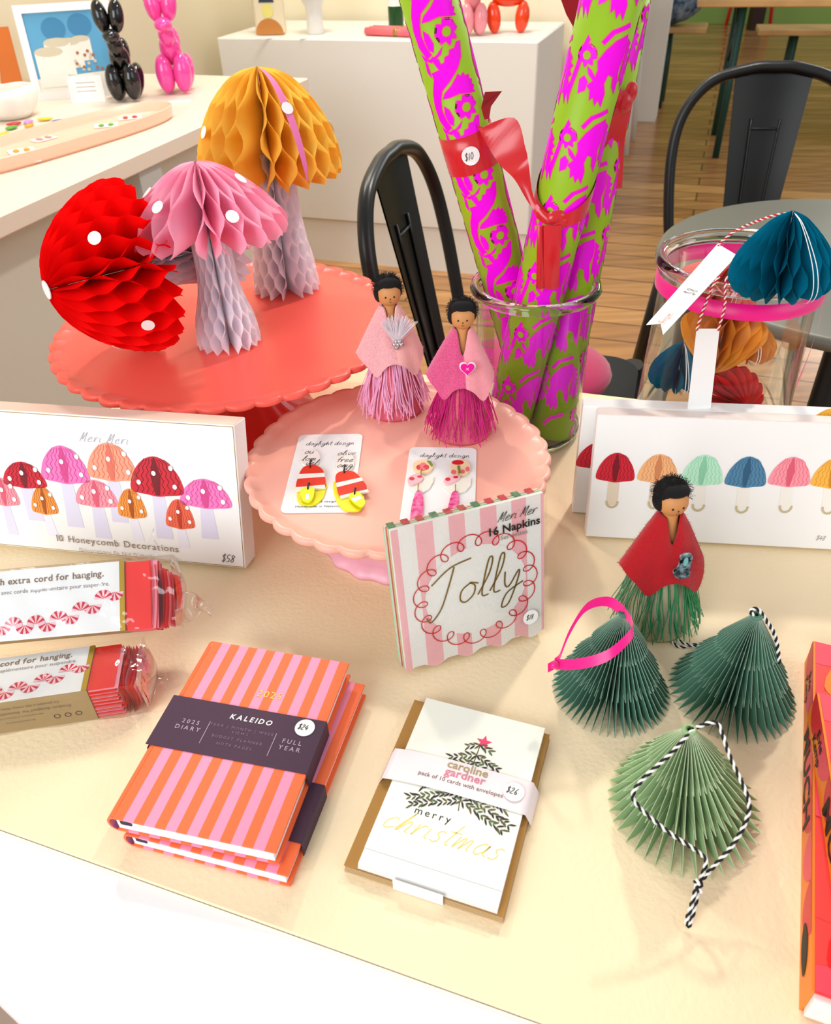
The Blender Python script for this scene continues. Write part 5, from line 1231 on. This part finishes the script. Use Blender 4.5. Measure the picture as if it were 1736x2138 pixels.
def slabcard(label,px,w,h,z,rz=0,lines=0,name='price_card',tilt=15):
    mb=MB(); th_=radians(tilt); mb.T=Matrix.Rotation(-th_,4,'X'); mb.box(-w/2,w/2,0,.0012,0,h,white); mb.T=mb.T@Matrix.Rotation(0,4,'X')@FACE
    for k in range(lines): mb.stroke([(-w*.28,h*(.75-.16*k)),(w*.28,h*(.75-.16*k))],.0012,.0004,greyink)
    mb.T=Matrix(); o=mb.build(name); o.location=at(*px,z); o.rotation_euler=(0,0,rz); return tag(o,label,'price card')
slabcard('small white price card in front of the pink rabbit figurine',(375,213),.055,.006,.781,.15,tilt=60)
slabcard('white price card leaning on the framed picture',(186,214),.085,.060,.7803,.10,3,tilt=12)
slabcard('white price card in front of the painted vase',(556,80),.09,.006,.791,0,tilt=60); slabcard('white price card in front of the white vase',(648,80),.075,.006,.791,0,tilt=60)
# framed picture of cups
A_=at(75,212,.7803); B_=at(150,203,.7803)
fx=Vector((.97,.24,0)).normalized(); up_=(Vector((-.24,.97,0)).normalized()*.26+Vector((0,0,.97))).normalized(); bkv=fx.cross(up_)*-1
fr_=frame(A_,fx,(up_.cross(fx)).normalized(),up_); pf_=thing('framed_picture','white framed picture of white cups on blue propped on the left counter','picture frame',fr_)
mb=MB(); wF,hF=.235,.215; fw=.018
mb.box(0,wF,0,.016,0,fw,white); mb.box(0,wF,0,.016,hF-fw,hF,white); mb.box(0,fw,0,.016,fw,hF-fw,white); mb.box(wF-fw,wF,0,.016,fw,hF-fw,white); mb.build('frame',pf_)
mb=MB(); mb.box(fw,wF-fw,.006,.014,fw,hF-fw,mat('photo_sky_blue',(88,160,200),.4)); mb.T=Matrix.Translation((0,.006,0))@FACE
cup=mat('photo_cup_white',(236,232,220),.5); cupd=mat('photo_cup_shade',(206,196,170),.5); bl2=mat('photo_blue_dish',(60,130,175),.5)
mb.disc(.085,.160,.030,.026,.0003,bl2); mb.disc(.150,.165,.030,.026,.0003,bl2); mb.poly2([(fw,fw),(wF-fw,fw),(wF-fw,.06),(fw,.05)],.0003,cup)
for k,(x,y,w_,h_) in enumerate(((.145,.085,.045,.05),(.115,.070,.055,.06),(.085,.055,.065,.075),(.060,.030,.070,.080))):
    mb.poly2([(x-w_/2,y),(x+w_/2,y),(x+w_/2,y+h_),(x-w_/2,y+h_)],.0005+.0002*k,cup); mb.disc(x,y+h_,w_/2,w_*.16,.0006+.0002*k,cupd)
for k in range(16): mb.disc(.12+.07*r_.random(),.06+.05*r_.random(),.004,.004,.0016,mat('photo_terracotta',(170,100,60),.5) if k%2 else cupd,8)
mb.T=Matrix(); mb.build('print',pf_)
mb=MB(); mb.T=frame(at(-50,203,.7803),fx,(up_.cross(fx)).normalized(),up_); mb.box(0,.125,.01,.016,0,.16,mat('print_orange_card',(214,110,20),.5)); o=mb.build('orange_card'); tag(o,'orange card standing at the far left of the counter','card')
# crumpled white vessel
mb=MB(); mb.lathe([(.0001,.002),(.045,.002),(.062,.02),(.070,.05),(.060,.066),(.056,.064),(.064,.05),(.056,.022),(.040,.008),(.0001,.006)],48,mat('porcelain_matte',(240,238,230),.6),rf=lambda a,r,z:1+.16*sin(3*a)*(z/.06)+.08*sin(7*a+1)*(z/.06))
o=mb.build('ceramic_vessel'); o.location=at(25,245,.7803); o.rotation_euler=(radians(0),0,.4); tag(o,'crumpled white ceramic bowl on the left counter','bowl')
# oval tray
tA,tB=at(-160,390,.7803),at(345,238,.7803); tc_=(tA+tB)/2; td=(tB-tA); tl=td.length/2; ang=math.atan2(td.y,td.x)
trm=mat('peach_tray_glaze',(248,196,170),.25); ty_=thing('oval_tray','long oval peach ceramic tray of earring cards on the counter','tray',TR((tc_.x,tc_.y,.7803),ang-.02))
mb=MB(); wt=.085
for pr_ in ([(.0001,.004),(.90,.004),(.955,.010),(.985,.027),(1.0,.028),(1.01,.025),(.99,.006),(.94,.0),(.0001,.0)],):
    N=80; ids=[]
    for k in range(N):
        a=2*pi*k/N; ids.append([mb.v((math.copysign(abs(cos(a))**.8,cos(a))*(tl-(1-r)*.085),math.copysign(abs(sin(a))**.8,sin(a))*wt*r,z)) if r>.5 else mb.v((0,0,z)) for r,z in pr_])
    for k in range(N):
        A=ids[k];B=ids[(k+1)%N]
        for j in range(len(pr_)-1): mb.f((A[j],B[j],B[j+1],A[j+1]),trm,True)
mb.build('tray_body',ty_)
cl_={'g':mat('earring_green',(90,170,50),.3),'r':mat('earring_raspberry',(200,50,60),.3),'y':mat('earring_yellow',(240,200,40),.3),'o':mat('earring_orange',(240,160,20),.3),'t':mat('earring_sea',(100,190,150),.3),'p':mat('earring_pink',(240,150,140),.3),'b':mat('earring_blue',(60,120,180),.3),'v':mat('earring_violet',(190,140,210),.3)}
def minicard(px,col1,label,rz=.5,w=.052,l=.040):
    p=at(*px,.7855); t=thing('earring_card',label,'earring card',TR(p,rz)); mb=MB(); mb.prism(rrect(-w/2,-l/2,w/2,l/2,.004),0,.001,white); mb.build('backing_card',t)
    for s in (-1,1): mb=MB(); mb.ell((s*w*.2,-.004,.0025),(.0065,.0115,.002),cl_[col1],12,8); mb.build('earring',t)
minicard((222,262),'g','tray card with green oval earrings',.3); minicard((272,246),'r','tray card with raspberry red earrings at the tray tip',.3)
minicard((130,306),'y','tray card with small yellow earrings',.5); minicard((45,315),'o','tray card with a round orange earring pair',.5); minicard((55,336),'t','tray card with sea green earrings',.5); minicard((90,290),'p','tray card tilted at the middle of the tray',.9)
for (px,col,lb) in (((25,270),'g','green loose earring on the counter by the bowl'),((62,266),'o','orange loose earring on the counter'),((60,258),'v','violet loose earring on the counter'),((8,284),'y','yellow loose earring at the left end of the counter'),((95,252),'y','yellow loose earring near the framed picture'),((126,256),'b','blue loose earring beside the tray'),((30,262),'r','raspberry loose earring by the bowl')):
    mb=MB(); mb.ell((0,0,.004),(.018,.010,.0035),cl_[col],14,8); o=mb.build('loose_earring'); o.location=at(*px,.7805); o.rotation_euler=(0,0,random.uniform(0,2)); tag(o,lb,'earring')
# plinth things
mb=MB(); vc=mat('painted_vase_body',(236,222,190),.5); mb.box(-.055,.055,-.02,.02,0,.34,vc,.01)
mb.T=Matrix.Translation((0,-.0205,0))@FACE; tan_=mat('painted_vase_tan',(200,130,60),.6)
mb.poly2([(.055*cos(a)*.95,.002+.05*sin(a)) for a in [pi*i/12 for i in range(13)]],.0004,tan_); mb.disc(0,.075,.022,.022,.0006,mat('painted_vase_lemon',(235,225,130),.6)); mb.poly2([(.028*cos(a),.10+.02*sin(a)) for a in [pi*i/12 for i in range(13)]],.0008,mat('painted_vase_navy',(40,60,80),.6)); mb.disc(0,.17,.018,.03,.0006,tan_)
mb.T=Matrix(); o=mb.build('painted_block'); o.location=at(568,72,.7905); o.rotation_euler=(0,0,ROOMA*.5); tag(o,'cream block painted with tan, lemon and navy shapes on the plinth','ornament')
mb=MB(); mb.lathe([(.0001,0),(.030,0),(.032,.004),(.028,.05),(.030,.085),(.055,.125),(.062,.16),(.060,.20),(.055,.20),(.056,.16),(.046,.128),(.022,.10),(.0001,.10)],40,mat('white_vase_glaze',(232,230,224),.4)); o=mb.build('vase'); o.location=at(660,70,.7905); tag(o,'white goblet shaped vase on the plinth','vase')
p0=at(765,74,.7905); p1=at(862,78,.7905); d_=(p1-p0)
mb=MB(); cm=mat('candle_pink',(240,110,120),.4); nrm=Vector((-d_.y,d_.x,0)).normalized()
k=0
for j in range(3):
    mb=MB(); mb.tube([Vector((0,0,.013)),d_+Vector((0,0,.013))],.0125,12,cm); mb.tube([d_*.62+Vector((0,0,.013)),d_*.70+Vector((0,0,.013))],.0132,12,gold); o=mb.build('rolled_napkin'); o.location=p0+nrm*(.027*j)
    tag(o,('pink rolled item nearest the plinth edge','pink rolled item in the middle of three on plinth','pink rolled item rearmost of three on the plinth')[j],'roll','pink rolls on the plinth')
mb=MB(); gb_=mat('green_glass',(14,70,24),.15); mb.prism([(p*.028,q*.028) for p,q in [(cos(2*pi*i/16),sin(2*pi*i/16)) for i in range(16)]],0,.14,gb_); mb.prism([(p*.0285,q*.0285) for p,q in [(cos(2*pi*i/16),sin(2*pi*i/16)) for i in range(16)]],.065,.11,white); o=mb.build('candle_jar'); o.location=at(828,62,.7905)+Vector((0,.09,0)); tag(o,'dark green labelled candle jar behind the pink rolls','jar')
